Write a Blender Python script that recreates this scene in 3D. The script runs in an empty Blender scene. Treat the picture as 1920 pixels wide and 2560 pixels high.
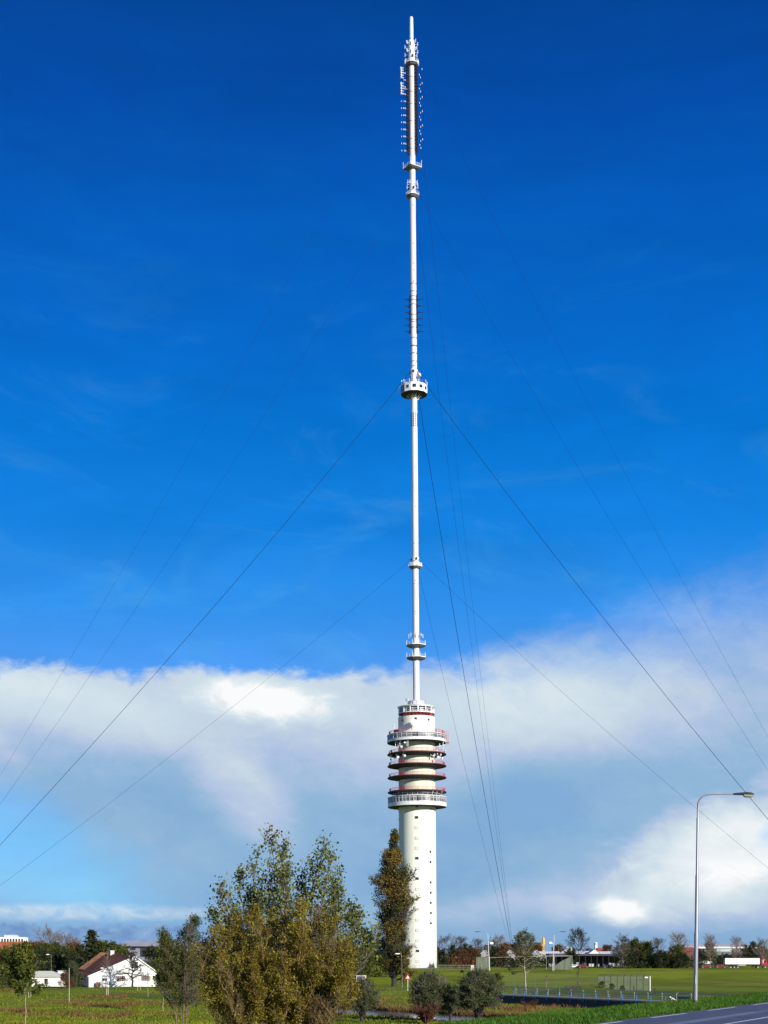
import bpy, math, random
import numpy as np
from mathutils import Vector, Matrix, noise as mnoise

R = math.radians
scene = bpy.context.scene
COL = scene.collection

# ------------------------------------------------------------------ camera
E = 6.5            # eye height above the fields
F = 3700.0         # focal length in photograph pixels
HY = 2395.0        # horizon row in the photograph
cam_d = bpy.data.cameras.new('camera')
cam = bpy.data.objects.new('camera', cam_d)
COL.objects.link(cam)
cam.location = (0, 0, E)
cam.rotation_euler = (R(90), 0, 0)
cam_d.sensor_fit = 'VERTICAL'
cam_d.sensor_height = 24.0
cam_d.sensor_width = 18.0
cam_d.lens = F / 2560.0 * 24.0
cam_d.shift_y = (HY - 1280.0) / 2560.0
cam_d.clip_start = 0.5
cam_d.clip_end = 20000
scene.camera = cam

# ------------------------------------------------------------------ light
SUN_EL = 19.5
SUN_AZ = 40.0      # to the right of straight behind the camera
sdir = Vector((math.sin(R(SUN_AZ)) * math.cos(R(SUN_EL)), -math.cos(R(SUN_AZ)) * math.cos(R(SUN_EL)), math.sin(R(SUN_EL))))
sun_d = bpy.data.lights.new('sun', 'SUN')
sun_d.energy = 5.0
sun_d.angle = R(0.53)
sun_d.color = (1.0, 0.955, 0.86)
sun = bpy.data.objects.new('sun', sun_d)
COL.objects.link(sun)
sun.rotation_euler = sdir.to_track_quat('Z', 'Y').to_euler()
sun.location = (60, -80, 120)

scene.view_settings.view_transform = 'Standard'
scene.view_settings.look = 'None'
scene.view_settings.exposure = 0.4
scene.view_settings.gamma = 1.0


def lin(c):
    out = []
    for v in c:
        v = v / 255.0
        out.append(v / 12.92 if v <= 0.04045 else ((v + 0.055) / 1.055) ** 2.4)
    return tuple(out)


class NT:
    """small helper for node trees"""
    def __init__(self, nt):
        self.nt = nt

    def node(self, kind, **kw):
        n = self.nt.nodes.new(kind)
        for k, v in kw.items():
            setattr(n, k, v)
        return n

    def put(self, sock, v):
        if isinstance(v, bpy.types.NodeSocket):
            self.nt.links.new(v, sock)
        else:
            if sock.type == 'RGBA' and len(v) == 3:
                v = (*v, 1.0)
            sock.default_value = v

    def m(self, op, a, b=None, c=None, clamp=False):
        n = self.node('ShaderNodeMath', operation=op)
        n.use_clamp = clamp
        self.put(n.inputs[0], a)
        if b is not None:
            self.put(n.inputs[1], b)
        if c is not None:
            self.put(n.inputs[2], c)
        return n.outputs[0]

    def vec(self, x, y, z):
        n = self.node('ShaderNodeCombineXYZ')
        self.put(n.inputs[0], x); self.put(n.inputs[1], y); self.put(n.inputs[2], z)
        return n.outputs[0]

    def mix(self, f, a, b, mode='MIX', clampf=True):
        n = self.node('ShaderNodeMix', data_type='RGBA', blend_type=mode)
        n.clamp_factor = clampf
        self.put(n.inputs[0], f)
        self.put(n.inputs[6], a)
        self.put(n.inputs[7], b)
        return n.outputs[2]

    def ramp(self, f, stops, interp='LINEAR'):
        n = self.node('ShaderNodeValToRGB')
        cr = n.color_ramp
        cr.interpolation = interp
        while len(cr.elements) < len(stops):
            cr.elements.new(0.5)
        for e, (p, c) in zip(cr.elements, stops):
            e.position = p
            e.color = (*c, 1.0)
        self.put(n.inputs[0], f)
        return n.outputs[0]

    def noise(self, vec, scale, detail=4.0, rough=0.55, dist=0.0):
        n = self.node('ShaderNodeTexNoise')
        n.inputs['Scale'].default_value = scale
        n.inputs['Detail'].default_value = detail
        n.inputs['Roughness'].default_value = rough
        n.inputs['Distortion'].default_value = dist
        if vec is not None:
            self.nt.links.new(vec, n.inputs['Vector'])
        return n.outputs['Fac']

    def smooth(self, x, lo, hi):
        n = self.node('ShaderNodeMapRange', interpolation_type='SMOOTHSTEP')
        self.put(n.inputs[0], x)
        self.put(n.inputs[1], lo); self.put(n.inputs[2], hi)
        n.inputs[3].default_value = 0.0; n.inputs[4].default_value = 1.0
        return n.outputs[0]


# ------------------------------------------------------------------ world sky
world = bpy.data.worlds.new('World')
scene.world = world
world.use_nodes = True
wn = world.node_tree
for n in list(wn.nodes):
    wn.nodes.remove(n)
W = NT(wn)
tc = W.node('ShaderNodeTexCoord')
sep = W.node('ShaderNodeSeparateXYZ')
wn.links.new(tc.outputs['Generated'], sep.inputs[0])
gx, gy, gz = sep.outputs
azim = W.m('ARCTAN2', gx, gy)
hor = W.m('SQRT', W.m('ADD', W.m('MULTIPLY', gx, gx), W.m('MULTIPLY', gy, gy)))
U = W.m('ADD', W.m('MULTIPLY', azim, 3.7), 0.96)                                  # azimuth, 1 unit = 15.5 degrees
V = W.m('MULTIPLY', W.m('DIVIDE', W.m('MAXIMUM', gz, 0.0), W.m('MAXIMUM', hor, 0.12)), 3.7)  # tangent of elevation
UV = W.vec(U, W.m('MULTIPLY', V, 1.6), 0.0)


def blob(u, v, ru, rv, warp=None, amt=0.0, tilt=0.0):
    """soft elliptical mass of cloud round a sky direction: 1 in the centre, 0 outside"""
    du = W.m('SUBTRACT', U, u)
    dv = W.m('SUBTRACT', W.m('SUBTRACT', V, v), W.m('MULTIPLY', du, tilt))
    d = W.m('SQRT', W.m('ADD', W.m('POWER', W.m('ABSOLUTE', W.m('DIVIDE', du, ru)), 2.0), W.m('POWER', W.m('ABSOLUTE', W.m('DIVIDE', dv, rv)), 2.0)))
    if warp is not None:
        d = W.m('ADD', d, W.m('MULTIPLY', W.m('SUBTRACT', warp, 0.5), amt))
    return W.m('SUBTRACT', 1.0, W.smooth(d, 0.25, 1.15))


n_big = W.noise(UV, 2.2, 3.0, 0.5, 0.3)
n_mid = W.noise(UV, 5.5, 5.0, 0.55, 0.5)
n_fine = W.noise(UV, 15.0, 8.0, 0.66, 0.5)
n_streak = W.noise(W.vec(W.m('SUBTRACT', U, W.m('MULTIPLY', V, 0.7)), W.m('MULTIPLY', W.m('ADD', V, W.m('MULTIPLY', U, 0.45)), 2.2), 2.0), 2.0, 4.0, 0.5, 0.7)

sky = W.node('ShaderNodeTexSky', sky_type='NISHITA')
sky.sun_disc = False
sky.sun_elevation = R(SUN_EL)
sky.sun_rotation = math.atan2(sdir.x, sdir.y)
sky.air_density = 1.0
sky.dust_density = 0.2
sky.ozone_density = 3.0

K = 7.6    # the Background strength is 0.1, the exposure 0.4 stops
G = lambda *c: tuple(v for v in lin(c))
SKY = [(0.00, G(112, 158, 208)), (0.03, G(132, 180, 226)), (0.07, G(138, 205, 250)), (0.12, G(122, 200, 255)), (0.20, G(100, 180, 255)),
       (0.28, G(84, 160, 246)), (0.36, G(48, 146, 236)), (0.44, G(16, 130, 224)), (0.54, G(0, 118, 212)), (0.64, G(0, 104, 200)),
       (0.76, G(0, 92, 188)), (0.88, G(0, 76, 168)), (1.0, G(0, 66, 146))]
base = W.ramp(W.m('DIVIDE', V, 2.4, clamp=True), SKY)
base = W.mix(0.04, W.mix(1.0, base, (K, K, K), 'MULTIPLY'), W.mix(1.0, sky.outputs[0], (0.35, 0.6, 1.4), 'MULTIPLY'))
nA = W.noise(W.vec(U, W.m('MULTIPLY', V, 2.6), 5.0), 1.6, 6.0, 0.6, 0.8)
nB = W.noise(W.vec(W.m('ADD', U, W.m('MULTIPLY', V, 0.3)), W.m('MULTIPLY', V, 2.2), 9.0), 2.3, 6.0, 0.62, 1.0)
mott = W.m('ADD', 0.80, W.m('MULTIPLY', nA, 0.40))
base = W.mix(1.0, base, W.vec(mott, mott, mott), 'MULTIPLY')
# thin veils of high haze
base = W.mix(W.m('MULTIPLY', W.smooth(nB, 0.45, 0.75), 0.22), base, W.mix(1.0, base, (1.0, 1.35, 0.95), 'MULTIPLY'))
base = W.mix(W.m('MULTIPLY', W.smooth(nB, 0.48, 0.80), W.m('MULTIPLY', W.m('SUBTRACT', 1.0, W.smooth(V, 1.0, 1.9)), 0.10)), base, tuple(K * c for c in G(150, 190, 215)))

# the cloud sheet: ragged top edge, soft towards the right
ut = W.smooth(U, 0.85, 2.1)
top = W.m('ADD', 0.715, W.m('MULTIPLY', ut, 0.17))
soft = W.m('ADD', 0.032, W.m('MULTIPLY', ut, 0.26))
edge = W.m('ADD', W.m('SUBTRACT', top, V), W.m('ADD', W.m('MULTIPLY', W.m('SUBTRACT', n_mid, 0.5), 0.12), W.m('MULTIPLY', W.m('SUBTRACT', n_fine, 0.5), 0.085)))
sheet = W.smooth(W.m('DIVIDE', edge, soft), -0.6, 1.0)
gapL = blob(-0.02, 0.27, 0.56, 0.21, n_mid, 0.7, -0.35)
gapR = blob(1.97, 0.345, 0.10, 0.055, n_fine, 0.5, 0.6)
veil = W.m('SUBTRACT', 1.0, W.m('MULTIPLY', gapL, 0.92))
veil = W.m('MULTIPLY', veil, W.m('SUBTRACT', 1.0, W.m('MULTIPLY', gapR, 0.85)))
cover = W.m('MULTIPLY', W.m('MULTIPLY', sheet, veil), W.m('ADD', 0.90, W.m('MULTIPLY', n_streak, 0.2)), clamp=True)

b = W.m('MULTIPLY', W.smooth(V, 0.34, 0.68), W.m('SUBTRACT', 0.40, W.m('MULTIPLY', W.smooth(U, 0.9, 1.6), 0.20)))
b = W.m('ADD', b, W.m('MULTIPLY', W.m('SUBTRACT', n_streak, 0.5), 0.36))
b = W.m('ADD', b, W.m('MULTIPLY', W.m('SUBTRACT', n_big, 0.5), 0.35))
b = W.m('ADD', b, W.m('MULTIPLY', W.m('SUBTRACT', n_mid, 0.5), 0.22))
b = W.m('ADD', b, W.m('MULTIPLY', W.m('SUBTRACT', n_fine, 0.5), 0.20))
for (u, v, ru, rv, a, wp, am, tl) in [(0.66, 0.640, 0.21, 0.062, 0.52, n_fine, 1.3, -0.1), (0.62, 0.40, 0.16, 0.16, 0.26, n_mid, 0.9, -0.6),
                                      (0.20, 0.62, 0.36, 0.10, 0.20, n_mid, 0.9, -0.2), (1.84, 0.27, 0.36, 0.16, 0.72, n_mid, 1.2, 0.15),
                                      (1.54, 0.115, 0.085, 0.045, 0.60, n_fine, 1.2, -0.1), (1.75, 0.15, 0.55, 0.09, 0.35, n_mid, 0.9, 0.0),
                                      (1.2, 0.12, 0.30, 0.05, 0.12, n_mid, 0.8, 0.0), (1.35, 0.60, 0.5, 0.20, 0.22, n_mid, 0.8, 0.1),
                                      (1.25, 0.34, 0.38, 0.16, -0.16, n_mid, 0.8, 0.5), (0.45, 0.12, 0.35, 0.14, -0.1, n_mid, 0.8, -0.3)]:
    b = W.m('ADD', b, W.m('MULTIPLY', blob(u, v, ru, rv, wp, am, tl), a))
b = W.m('ADD', b, 0.15)
ccol = W.ramp(b, [(0.0, G(130, 172, 214)), (0.20, G(146, 183, 216)), (0.36, G(176, 196, 226)), (0.50, G(196, 212, 228)), (0.66, G(208, 224, 234)), (0.82, G(226, 235, 240)), (1.0, G(250, 251, 252))])
ccol = W.mix(1.0, ccol, (K, K, K), 'MULTIPLY')
skyc = W.mix(cover, base, ccol)
# thin bright streak and low grey puffs along the left horizon
left = W.m('SUBTRACT', 1.0, W.smooth(U, 0.36, 0.75))
streak = W.m('MULTIPLY', W.m('MULTIPLY', blob(0.16, 0.112, 0.48, 0.024, n_mid, 1.6, 0.0), W.smooth(n_fine, 0.2, 0.7)), 0.55)
skyc = W.mix(streak, skyc, tuple(K * c for c in G(232, 238, 238)))
puffh = W.m('ADD', 0.085, W.m('MULTIPLY', W.m('SUBTRACT', W.noise(W.vec(U, 0.0, 3.0), 9.0, 4.0, 0.6), 0.5), 0.11))
puff = W.m('MULTIPLY', W.smooth(W.m('DIVIDE', W.m('SUBTRACT', puffh, V), 0.012), 0.0, 1.0), left)
skyc = W.mix(W.m('MULTIPLY', puff, 0.85), skyc, W.ramp(n_fine, [(0.38, tuple(c * K for c in G(98, 134, 190))), (0.7, tuple(c * K for c in G(160, 195, 228)))]))
low = W.m('SUBTRACT', 1.0, W.smooth(V, 0.015, 0.12))
skyc = W.mix(W.m('MULTIPLY', low, 0.55), skyc, tuple(K * c for c in G(128, 164, 206)))
bgn = W.node('ShaderNodeBackground')
bgn.inputs[1].default_value = 0.1
wn.links.new(skyc, bgn.inputs[0])
wo = W.node('ShaderNodeOutputWorld')
wn.links.new(bgn.outputs[0], wo.inputs[0])


# ------------------------------------------------------------------ helpers
def P(x, y, Y):
    """the point at depth Y that stands behind photograph pixel (x, y)"""
    return Vector(((x - 960.0) / F * Y, Y, E + (HY - y) / F * Y))


def X(x, Y):
    return (x - 960.0) / F * Y


def PX(Y):
    return Y / F


def gd(y, z=0.0):
    return (E - z) * F / (y - HY)


def tag(o, label=None, cat=None, group=None, kind=None):
    if label: o['label'] = label
    if cat: o['category'] = cat
    if group: o['group'] = group
    if kind: o['kind'] = kind
    return o


def empty(name, loc, rz=0.0, label=None, cat=None, group=None):
    o = bpy.data.objects.new(name, None)
    COL.objects.link(o)
    o.location = loc
    o.rotation_euler = (0, 0, rz)
    o.empty_display_size = 0.3
    return tag(o, label, cat, group)


MATS = {}


def mat(name, c, rough=0.7, c2=None, scale=3.0, metal=0.0, spec=None, detail=4.0, bump=0.0, stretch=None, lo=0.35, hi=0.65):
    if name in MATS:
        return MATS[name]
    m = bpy.data.materials.new(name)
    m.use_nodes = True
    nt = NT(m.node_tree)
    bs = m.node_tree.nodes['Principled BSDF']
    bs.inputs['Roughness'].default_value = rough
    bs.inputs['Metallic'].default_value = metal
    if spec is not None:
        bs.inputs['Specular IOR Level'].default_value = spec
    if c2 is None:
        c2 = tuple(v * 0.82 for v in c)
    tcn = nt.node('ShaderNodeTexCoord')
    v = tcn.outputs['Object']
    if stretch:
        mp = nt.node('ShaderNodeMapping')
        mp.inputs['Scale'].default_value = stretch
        m.node_tree.links.new(v, mp.inputs[0])
        v = mp.outputs[0]
    f = nt.noise(v, scale, detail, 0.6)
    col = nt.ramp(f, [(lo, c2), (hi, c)])
    m.node_tree.links.new(col, bs.inputs['Base Color'])
    if bump:
        bn = nt.node('ShaderNodeBump')
        bn.inputs['Strength'].default_value = bump
        m.node_tree.links.new(f, bn.inputs['Height'])
        m.node_tree.links.new(bn.outputs[0], bs.inputs['Normal'])
    MATS[name] = m
    return m


def leafmat(name, cols, trans=0.25, nscale=0.5, namt=0.5):
    """leaf material: every leaf takes its own colour from a palette, drifting in patches through the crown"""
    if name in MATS:
        return MATS[name]
    m = bpy.data.materials.new(name)
    m.use_nodes = True
    nt = NT(m.node_tree)
    bs = m.node_tree.nodes['Principled BSDF']
    out = m.node_tree.nodes['Material Output']
    geo = nt.node('ShaderNodeNewGeometry')
    tcn = nt.node('ShaderNodeTexCoord')
    nz = nt.noise(tcn.outputs['Object'], nscale, 2.0, 0.5)
    f = nt.m('ADD', nt.m('MULTIPLY', geo.outputs['Random Per Island'], 1.0 - namt), nt.m('MULTIPLY', nt.smooth(nz, 0.3, 0.7), namt), clamp=True)
    k = len(cols) - 1
    col = nt.ramp(f, [(i / k, c) for i, c in enumerate(cols)])
    m.node_tree.links.new(col, bs.inputs['Base Color'])
    bs.inputs['Roughness'].default_value = 0.6
    bs.inputs['Specular IOR Level'].default_value = 0.25
    tr = nt.node('ShaderNodeBsdfTranslucent')
    m.node_tree.links.new(col, tr.inputs[0])
    mx = nt.node('ShaderNodeMixShader')
    mx.inputs[0].default_value = trans
    m.node_tree.links.new(bs.outputs[0], mx.inputs[1])
    m.node_tree.links.new(tr.outputs[0], mx.inputs[2])
    m.node_tree.links.new(mx.outputs[0], out.inputs[0])
    MATS[name] = m
    return m


def meshmat(name, c, opacity):
    """see-through wire netting"""
    m = bpy.data.materials.new(name)
    m.use_nodes = True
    nt = NT(m.node_tree)
    bs = m.node_tree.nodes['Principled BSDF']
    out = m.node_tree.nodes['Material Output']
    tcn = nt.node('ShaderNodeTexCoord')
    nz = nt.noise(tcn.outputs['Object'], 1.2, 3.0)
    m.node_tree.links.new(nt.ramp(nz, [(0.3, tuple(v * 0.7 for v in c)), (0.7, c)]), bs.inputs['Base Color'])
    tr = nt.node('ShaderNodeBsdfTransparent')
    mx = nt.node('ShaderNodeMixShader')
    mx.inputs[0].default_value = opacity
    m.node_tree.links.new(tr.outputs[0], mx.inputs[1])
    m.node_tree.links.new(bs.outputs[0], mx.inputs[2])
    m.node_tree.links.new(mx.outputs[0], out.inputs[0])
    return m


class MB:
    def __init__(self):
        self.v = []; self.f = []; self.mi = []

    def add(self, vs, fs, mi=0):
        o = len(self.v)
        self.v += [tuple(p) for p in vs]
        self.f += [tuple(i + o for i in f) for f in fs]
        self.mi += [mi] * len(fs)
        return self

    def box(self, c, s, rz=0.0, mi=0, M=None):
        hx, hy, hz = s[0] / 2, s[1] / 2, s[2] / 2
        vs = [Vector((x, y, z)) for x in (-hx, hx) for y in (-hy, hy) for z in (-hz, hz)]
        rot = M if M is not None else Matrix.Rotation(rz, 3, 'Z')
        vs = [rot @ p + Vector(c) for p in vs]
        return self.add(vs, [(0, 1, 3, 2), (4, 6, 7, 5), (0, 4, 5, 1), (2, 3, 7, 6), (0, 2, 6, 4), (1, 5, 7, 3)], mi)

    def bar(self, a, b, w, h=None, mi=0):
        """square bar from a to b"""
        a = Vector(a); b = Vector(b); h = h or w
        d = b - a
        q = d.to_track_quat('X', 'Z').to_matrix()
        return self.box((a + b) / 2, (d.length, w, h), M=q, mi=mi)

    def tube(self, pts, rad, n=8, mi=0, caps=True):
        pts = [Vector(p) for p in pts]
        if not isinstance(rad, (list, tuple)):
            rad = [rad] * len(pts)
        vs = []
        prev = None
        for i, p in enumerate(pts):
            d = (pts[min(i + 1, len(pts) - 1)] - pts[max(i - 1, 0)]).normalized()
            if prev is None:
                a = Vector((0, 0, 1)) if abs(d.z) < 0.9 else Vector((1, 0, 0))
                u = d.cross(a).normalized()
            else:
                u = (prev - d * prev.dot(d)).normalized()
            prev = u
            w = d.cross(u)
            for k in range(n):
                t = 2 * math.pi * k / n
                vs.append(p + (u * math.cos(t) + w * math.sin(t)) * rad[i])
        fs = []
        for i in range(len(pts) - 1):
            for k in range(n):
                a = i * n + k; b2 = i * n + (k + 1) % n
                fs.append((a, b2, b2 + n, a + n))
        if caps:
            fs.append(tuple(range(n))[::-1])
            fs.append(tuple(range((len(pts) - 1) * n, len(pts) * n)))
        return self.add(vs, fs, mi)

    def lathe(self, prof, n=48, c=(0, 0), mi=0, a0=0.0, a1=2 * math.pi, off=0.0):
        """profile [(r, z)] turned round the axis; angles run from -Y towards +X"""
        full = abs(a1 - a0 - 2 * math.pi) < 1e-6
        cnt = n if full else n + 1
        vs = []
        for (r, z) in prof:
            for k in range(cnt):
                t = off + a0 + (a1 - a0) * k / n
                vs.append((c[0] + r * math.sin(t), c[1] - r * math.cos(t), z))
        fs = []
        for i in range(len(prof) - 1):
            for k in range(n):
                k2 = (k + 1) % cnt
                fs.append((i * cnt + k, i * cnt + k2, (i + 1) * cnt + k2, (i + 1) * cnt + k))
        return self.add(vs, fs, mi)

    def build(self, name, mats, parent=None, smooth=False, loc=None):
        me = bpy.data.meshes.new(name)
        me.from_pydata(self.v, [], self.f)
        if not isinstance(mats, (list, tuple)):
            mats = [mats]
        for m in mats:
            me.materials.append(m)
        if len(mats) > 1:
            me.polygons.foreach_set('material_index', self.mi)
        if smooth:
            me.polygons.foreach_set('use_smooth', [True] * len(me.polygons))
            try:
                me.set_sharp_from_angle(angle=R(35))
            except Exception:
                pass
        me.update()
        o = bpy.data.objects.new(name, me)
        COL.objects.link(o)
        if parent is not None:
            o.parent = parent
        if loc is not None:
            o.location = loc
        return o


def copy_tree(o, parent=None):
    c = o.copy()
    COL.objects.link(c)
    if parent is not None:
        c.parent = parent
    for ch in [k for k in bpy.data.objects if k.parent == o]:
        copy_tree(ch, c)
    return c


def pol(r, deg, z):
    t = R(deg)
    return Vector((r * math.sin(t), -r * math.cos(t), z))


# palette (linear albedo)
M_CONC = mat('tower_concrete', (0.80, 0.79, 0.69), 0.8, (0.66, 0.65, 0.55), 0.45, stretch=(1, 1, 0.06), detail=6.0)
M_DRUM = mat('drum_concrete', (0.66, 0.65, 0.53), 0.85, (0.52, 0.51, 0.40), 0.5, stretch=(1, 1, 0.2), detail=6.0)
M_WHITE = mat('white_paint', (0.80, 0.80, 0.80), 0.45, (0.66, 0.66, 0.67), 1.4, detail=5.0)
M_MAST = mat('mast_white_steel', (0.70, 0.68, 0.69), 0.45, (0.56, 0.55, 0.56), 0.6, stretch=(1, 1, 0.15), detail=6.0)
M_DARK = mat('shaded_underside', (0.030, 0.026, 0.032), 0.8, (0.02, 0.018, 0.02), 1.0)  # near-black puts the shade below the decks into the colour
M_DECK = mat('deck_grey', (0.16, 0.15, 0.16), 0.8)
M_RED = mat('red_paint', (0.50, 0.075, 0.085), 0.5, (0.40, 0.05, 0.06), 2.0)
M_GLASS = mat('dark_glass', (0.035, 0.037, 0.045), 0.12, (0.02, 0.02, 0.028), 0.8, spec=0.6)
M_GLASS2 = mat('grey_glass', (0.16, 0.16, 0.17), 0.25, (0.05, 0.05, 0.055), 0.6, spec=0.6)
M_GLASS3 = mat('pale_grey_glass', (0.26, 0.26, 0.26), 0.3, (0.10, 0.10, 0.10), 0.7, spec=0.6)
M_STEEL = mat('galvanised_steel', (0.42, 0.42, 0.44), 0.4, (0.34, 0.34, 0.36), 6.0, metal=0.6)
M_DSTEEL = mat('dark_steel', (0.07, 0.065, 0.08), 0.6)
M_CABLE = mat('cable_dark', (0.010, 0.010, 0.02), 0.8, spec=0.1)
M_SHADEP = mat('shaded_blue_panel', (0.20, 0.24, 0.33), 0.5, (0.15, 0.18, 0.26), 0.8)  # blank panels; blue-grey carries the shade of the sunless side
M_PINK = mat('faded_red_steel', (0.55, 0.36, 0.38), 0.6)

# ------------------------------------------------------------------ terrain
RU = Vector((0.4472, 0.8944, 0))      # direction of the road
RN = Vector((0.8944, -0.4472, 0))     # across it


def road_pt(n, s, z):
    p = RN * n + RU * s
    return Vector((p.x, p.y, z))


DA = np.array((0.0, 177.0)); DD = np.array((0.485, -0.8745))
BL = np.array((X(1225, 224), 224.0)); BR = np.array((X(1690, 183), 183.0))


def sstep(x):
    x = np.clip(x, 0, 1)
    return x * x * (3 - 2 * x)


def height(x, y):
    x = np.asarray(x, float); y = np.asarray(y, float)
    n = RN.x * x + RN.y * y
    und = 0.10 * np.sin(x * 0.11 + 1.3) * np.sin(y * 0.083) + 0.07 * np.sin(x * 0.31 + y * 0.17) + 0.05 * np.sin(y * 0.43 - x * 0.21)
    z = und * 0.8
    # the land rises a little towards the tower and the far road
    z = z + 2.6 * sstep((y - 345) / 100.0) + 0.7 * sstep((y - 560) / 120.0) * sstep((x - 30) / 60.0)
    # rough grassy rise left of the chain-link fence
    z = z + 1.2 * np.exp(-((x - 39.0) / 6.0) ** 2 - ((y - 281) / 4.5) ** 2)
    # ditch
    px = x - DA[0]; py = y - DA[1]
    along = px * DD[0] + py * DD[1]
    dist = np.abs(px * DD[1] - py * DD[0]) + 0.5 * np.sin(along * 0.4)
    z = z * (1 - (1 - sstep((dist - 5) / 12.0)) * sstep((along + 34) / 8.0))
    zd = -0.8 * (1 - sstep((dist - 3.2) / 2.2)) * sstep((along + 34) / 8.0)
    z = z + zd
    # hollow under the bridge
    bd = (BR - BL) / np.linalg.norm(BR - BL)
    ax = x - BL[0]; ay = y - BL[1]
    al = ax * bd[0] + ay * bd[1]
    ds = np.abs(ax * bd[1] - ay * bd[0])
    z = z - 1.1 * (1 - sstep((ds - 2.5) / 3.0)) * sstep((al + 1) / 4.0) * (1 - sstep((al - 44) / 4.0))
    # road embankment
    e = 4.3 * sstep((n + 29.0) / 9.2) 
    z = np.where(n > -29.0, np.maximum(e, z * (1 - sstep((n + 29) / 4))), z)
    return z


def H1(x, y):
    return float(height(np.array([x]), np.array([y]))[0])


def axis(a, b, step, lo, hi, g=1.16):
    core = list(np.arange(a, b + 0.01, step))
    s = step; left = []
    v = a
    while v > lo:
        s *= g; v -= s; left.append(max(v, lo))
    s = step; right = []
    v = b
    while v < hi:
        s *= g; v += s; right.append(min(v, hi))
    return np.array(left[::-1] + core + right)


xs = axis(-75, 75, 1.25, -9000, 9000)
ys = axis(-10, 300, 1.25, -2000, 14000)
gxm, gym = np.meshgrid(xs, ys)
gzm = height(gxm, gym)
nv = gxm.size
co = np.stack([gxm.ravel(), gym.ravel(), gzm.ravel()], 1)
nx, ny = len(xs), len(ys)
ii = (np.arange(ny - 1)[:, None] * nx + np.arange(nx - 1)[None, :]).ravel()
quads = np.stack([ii, ii + 1, ii + nx + 1, ii + nx], 1)


def np_mesh(name, V_, Q_, mats, mi=None, parent=None, smooth=False):
    me = bpy.data.meshes.new(name)
    me.vertices.add(len(V_))
    me.vertices.foreach_set('co', np.ascontiguousarray(V_, dtype=np.float32).ravel())
    nq = len(Q_)
    me.loops.add(nq * 4)
    me.loops.foreach_set('vertex_index', np.ascontiguousarray(Q_, dtype=np.int32).ravel())
    me.polygons.add(nq)
    me.polygons.foreach_set('loop_start', np.arange(0, nq * 4, 4, dtype=np.int32))
    if not isinstance(mats, (list, tuple)):
        mats = [mats]
    for m in mats:
        me.materials.append(m)
    if mi is not None:
        me.polygons.foreach_set('material_index', np.ascontiguousarray(mi, dtype=np.int32))
    if smooth:
        me.polygons.foreach_set('use_smooth', np.ones(nq, dtype=bool))
    me.update(calc_edges=True)
    me.validate()
    o = bpy.data.objects.new(name, me)
    COL.objects.link(o)
    if parent is not None:
        o.parent = parent
    return o


gm = bpy.data.materials.new('grassland')
gm.use_nodes = True
g = NT(gm.node_tree)
gb = gm.node_tree.nodes['Principled BSDF']
gb.inputs['Roughness'].default_value = 0.9
gb.inputs['Specular IOR Level'].default_value = 0.1
gt = g.node('ShaderNodeTexCoord').outputs['Object']
gs = g.node('ShaderNodeSeparateXYZ'); gm.node_tree.links.new(gt, gs.inputs[0])
n1 = g.noise(gt, 0.035, 5.0, 0.6, 0.4)
n2 = g.noise(gt, 0.16, 5.0, 0.62, 0.3)
n3 = g.noise(gt, 1.6, 6.0, 0.7)
farf = g.smooth(gs.outputs[1], 300.0, 420.0)
green = g.ramp(n3, [(0.3, (0.085, 0.130, 0.003)), (0.7, (0.150, 0.205, 0.006))])
brown = g.ramp(n3, [(0.3, (0.13, 0.085, 0.025)), (0.7, (0.27, 0.17, 0.055))])
fieldg = g.ramp(n3, [(0.3, (0.150, 0.175, 0.003)), (0.7, (0.205, 0.235, 0.005))])
bm = g.smooth(g.m('ADD', g.m('MULTIPLY', n1, 0.6), g.m('MULTIPLY', n2, 0.5)), 0.54, 0.66)
bm = g.m('MULTIPLY', bm, g.m('SUBTRACT', 1.0, g.m('MULTIPLY', farf, 0.8)))
# brown fringes along the ditch banks, real reed litter
near = g.mix(bm, green, brown)
gcol = g.mix(g.m('MULTIPLY', farf, 0.85), near, fieldg)
drk = g.m('ADD', 0.70, g.m('MULTIPLY', g.smooth(g.noise(gt, 0.028, 5.0, 0.65, 0.5), 0.40, 0.56), 0.36))
gcol = g.mix(1.0, gcol, g.vec(drk, drk, drk), 'MULTIPLY')
# the mown verge beside the road is a fresher green
nn = g.m('SUBTRACT', g.m('MULTIPLY', gs.outputs[0], RN.x), g.m('MULTIPLY', gs.outputs[1], -RN.y))
vg = g.m('MULTIPLY', g.smooth(nn, -27.0, -24.0), 1.0)
vcol = g.ramp(n3, [(0.3, (0.035, 0.095, 0.004)), (0.7, (0.075, 0.165, 0.008))])
wear = g.m('MULTIPLY', g.smooth(nn, -18.2, -16.0), g.smooth(n2, 0.35, 0.6))
vcol = g.mix(g.m('MULTIPLY', wear, 0.75), vcol, (0.15, 0.15, 0.025))
gcol = g.mix(vg, gcol, vcol)
gcol = g.mix(1.0, gcol, (1.18, 1.16, 1.0), 'MULTIPLY')
gm.node_tree.links.new(gcol, gb.inputs['Base Color'])
bp = g.node('ShaderNodeBump'); bp.inputs['Strength'].default_value = 0.6; bp.inputs['Distance'].default_value = 0.3
gm.node_tree.links.new(g.noise(gt, 2.4, 5.0, 0.7), bp.inputs['Height'])
gm.node_tree.links.new(bp.outputs[0], gb.inputs['Normal'])
ground = np_mesh('ground', co, quads, gm, smooth=True)
tag(ground, 'flat green and brown meadow with the grassed road embankment', kind='structure')

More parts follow.
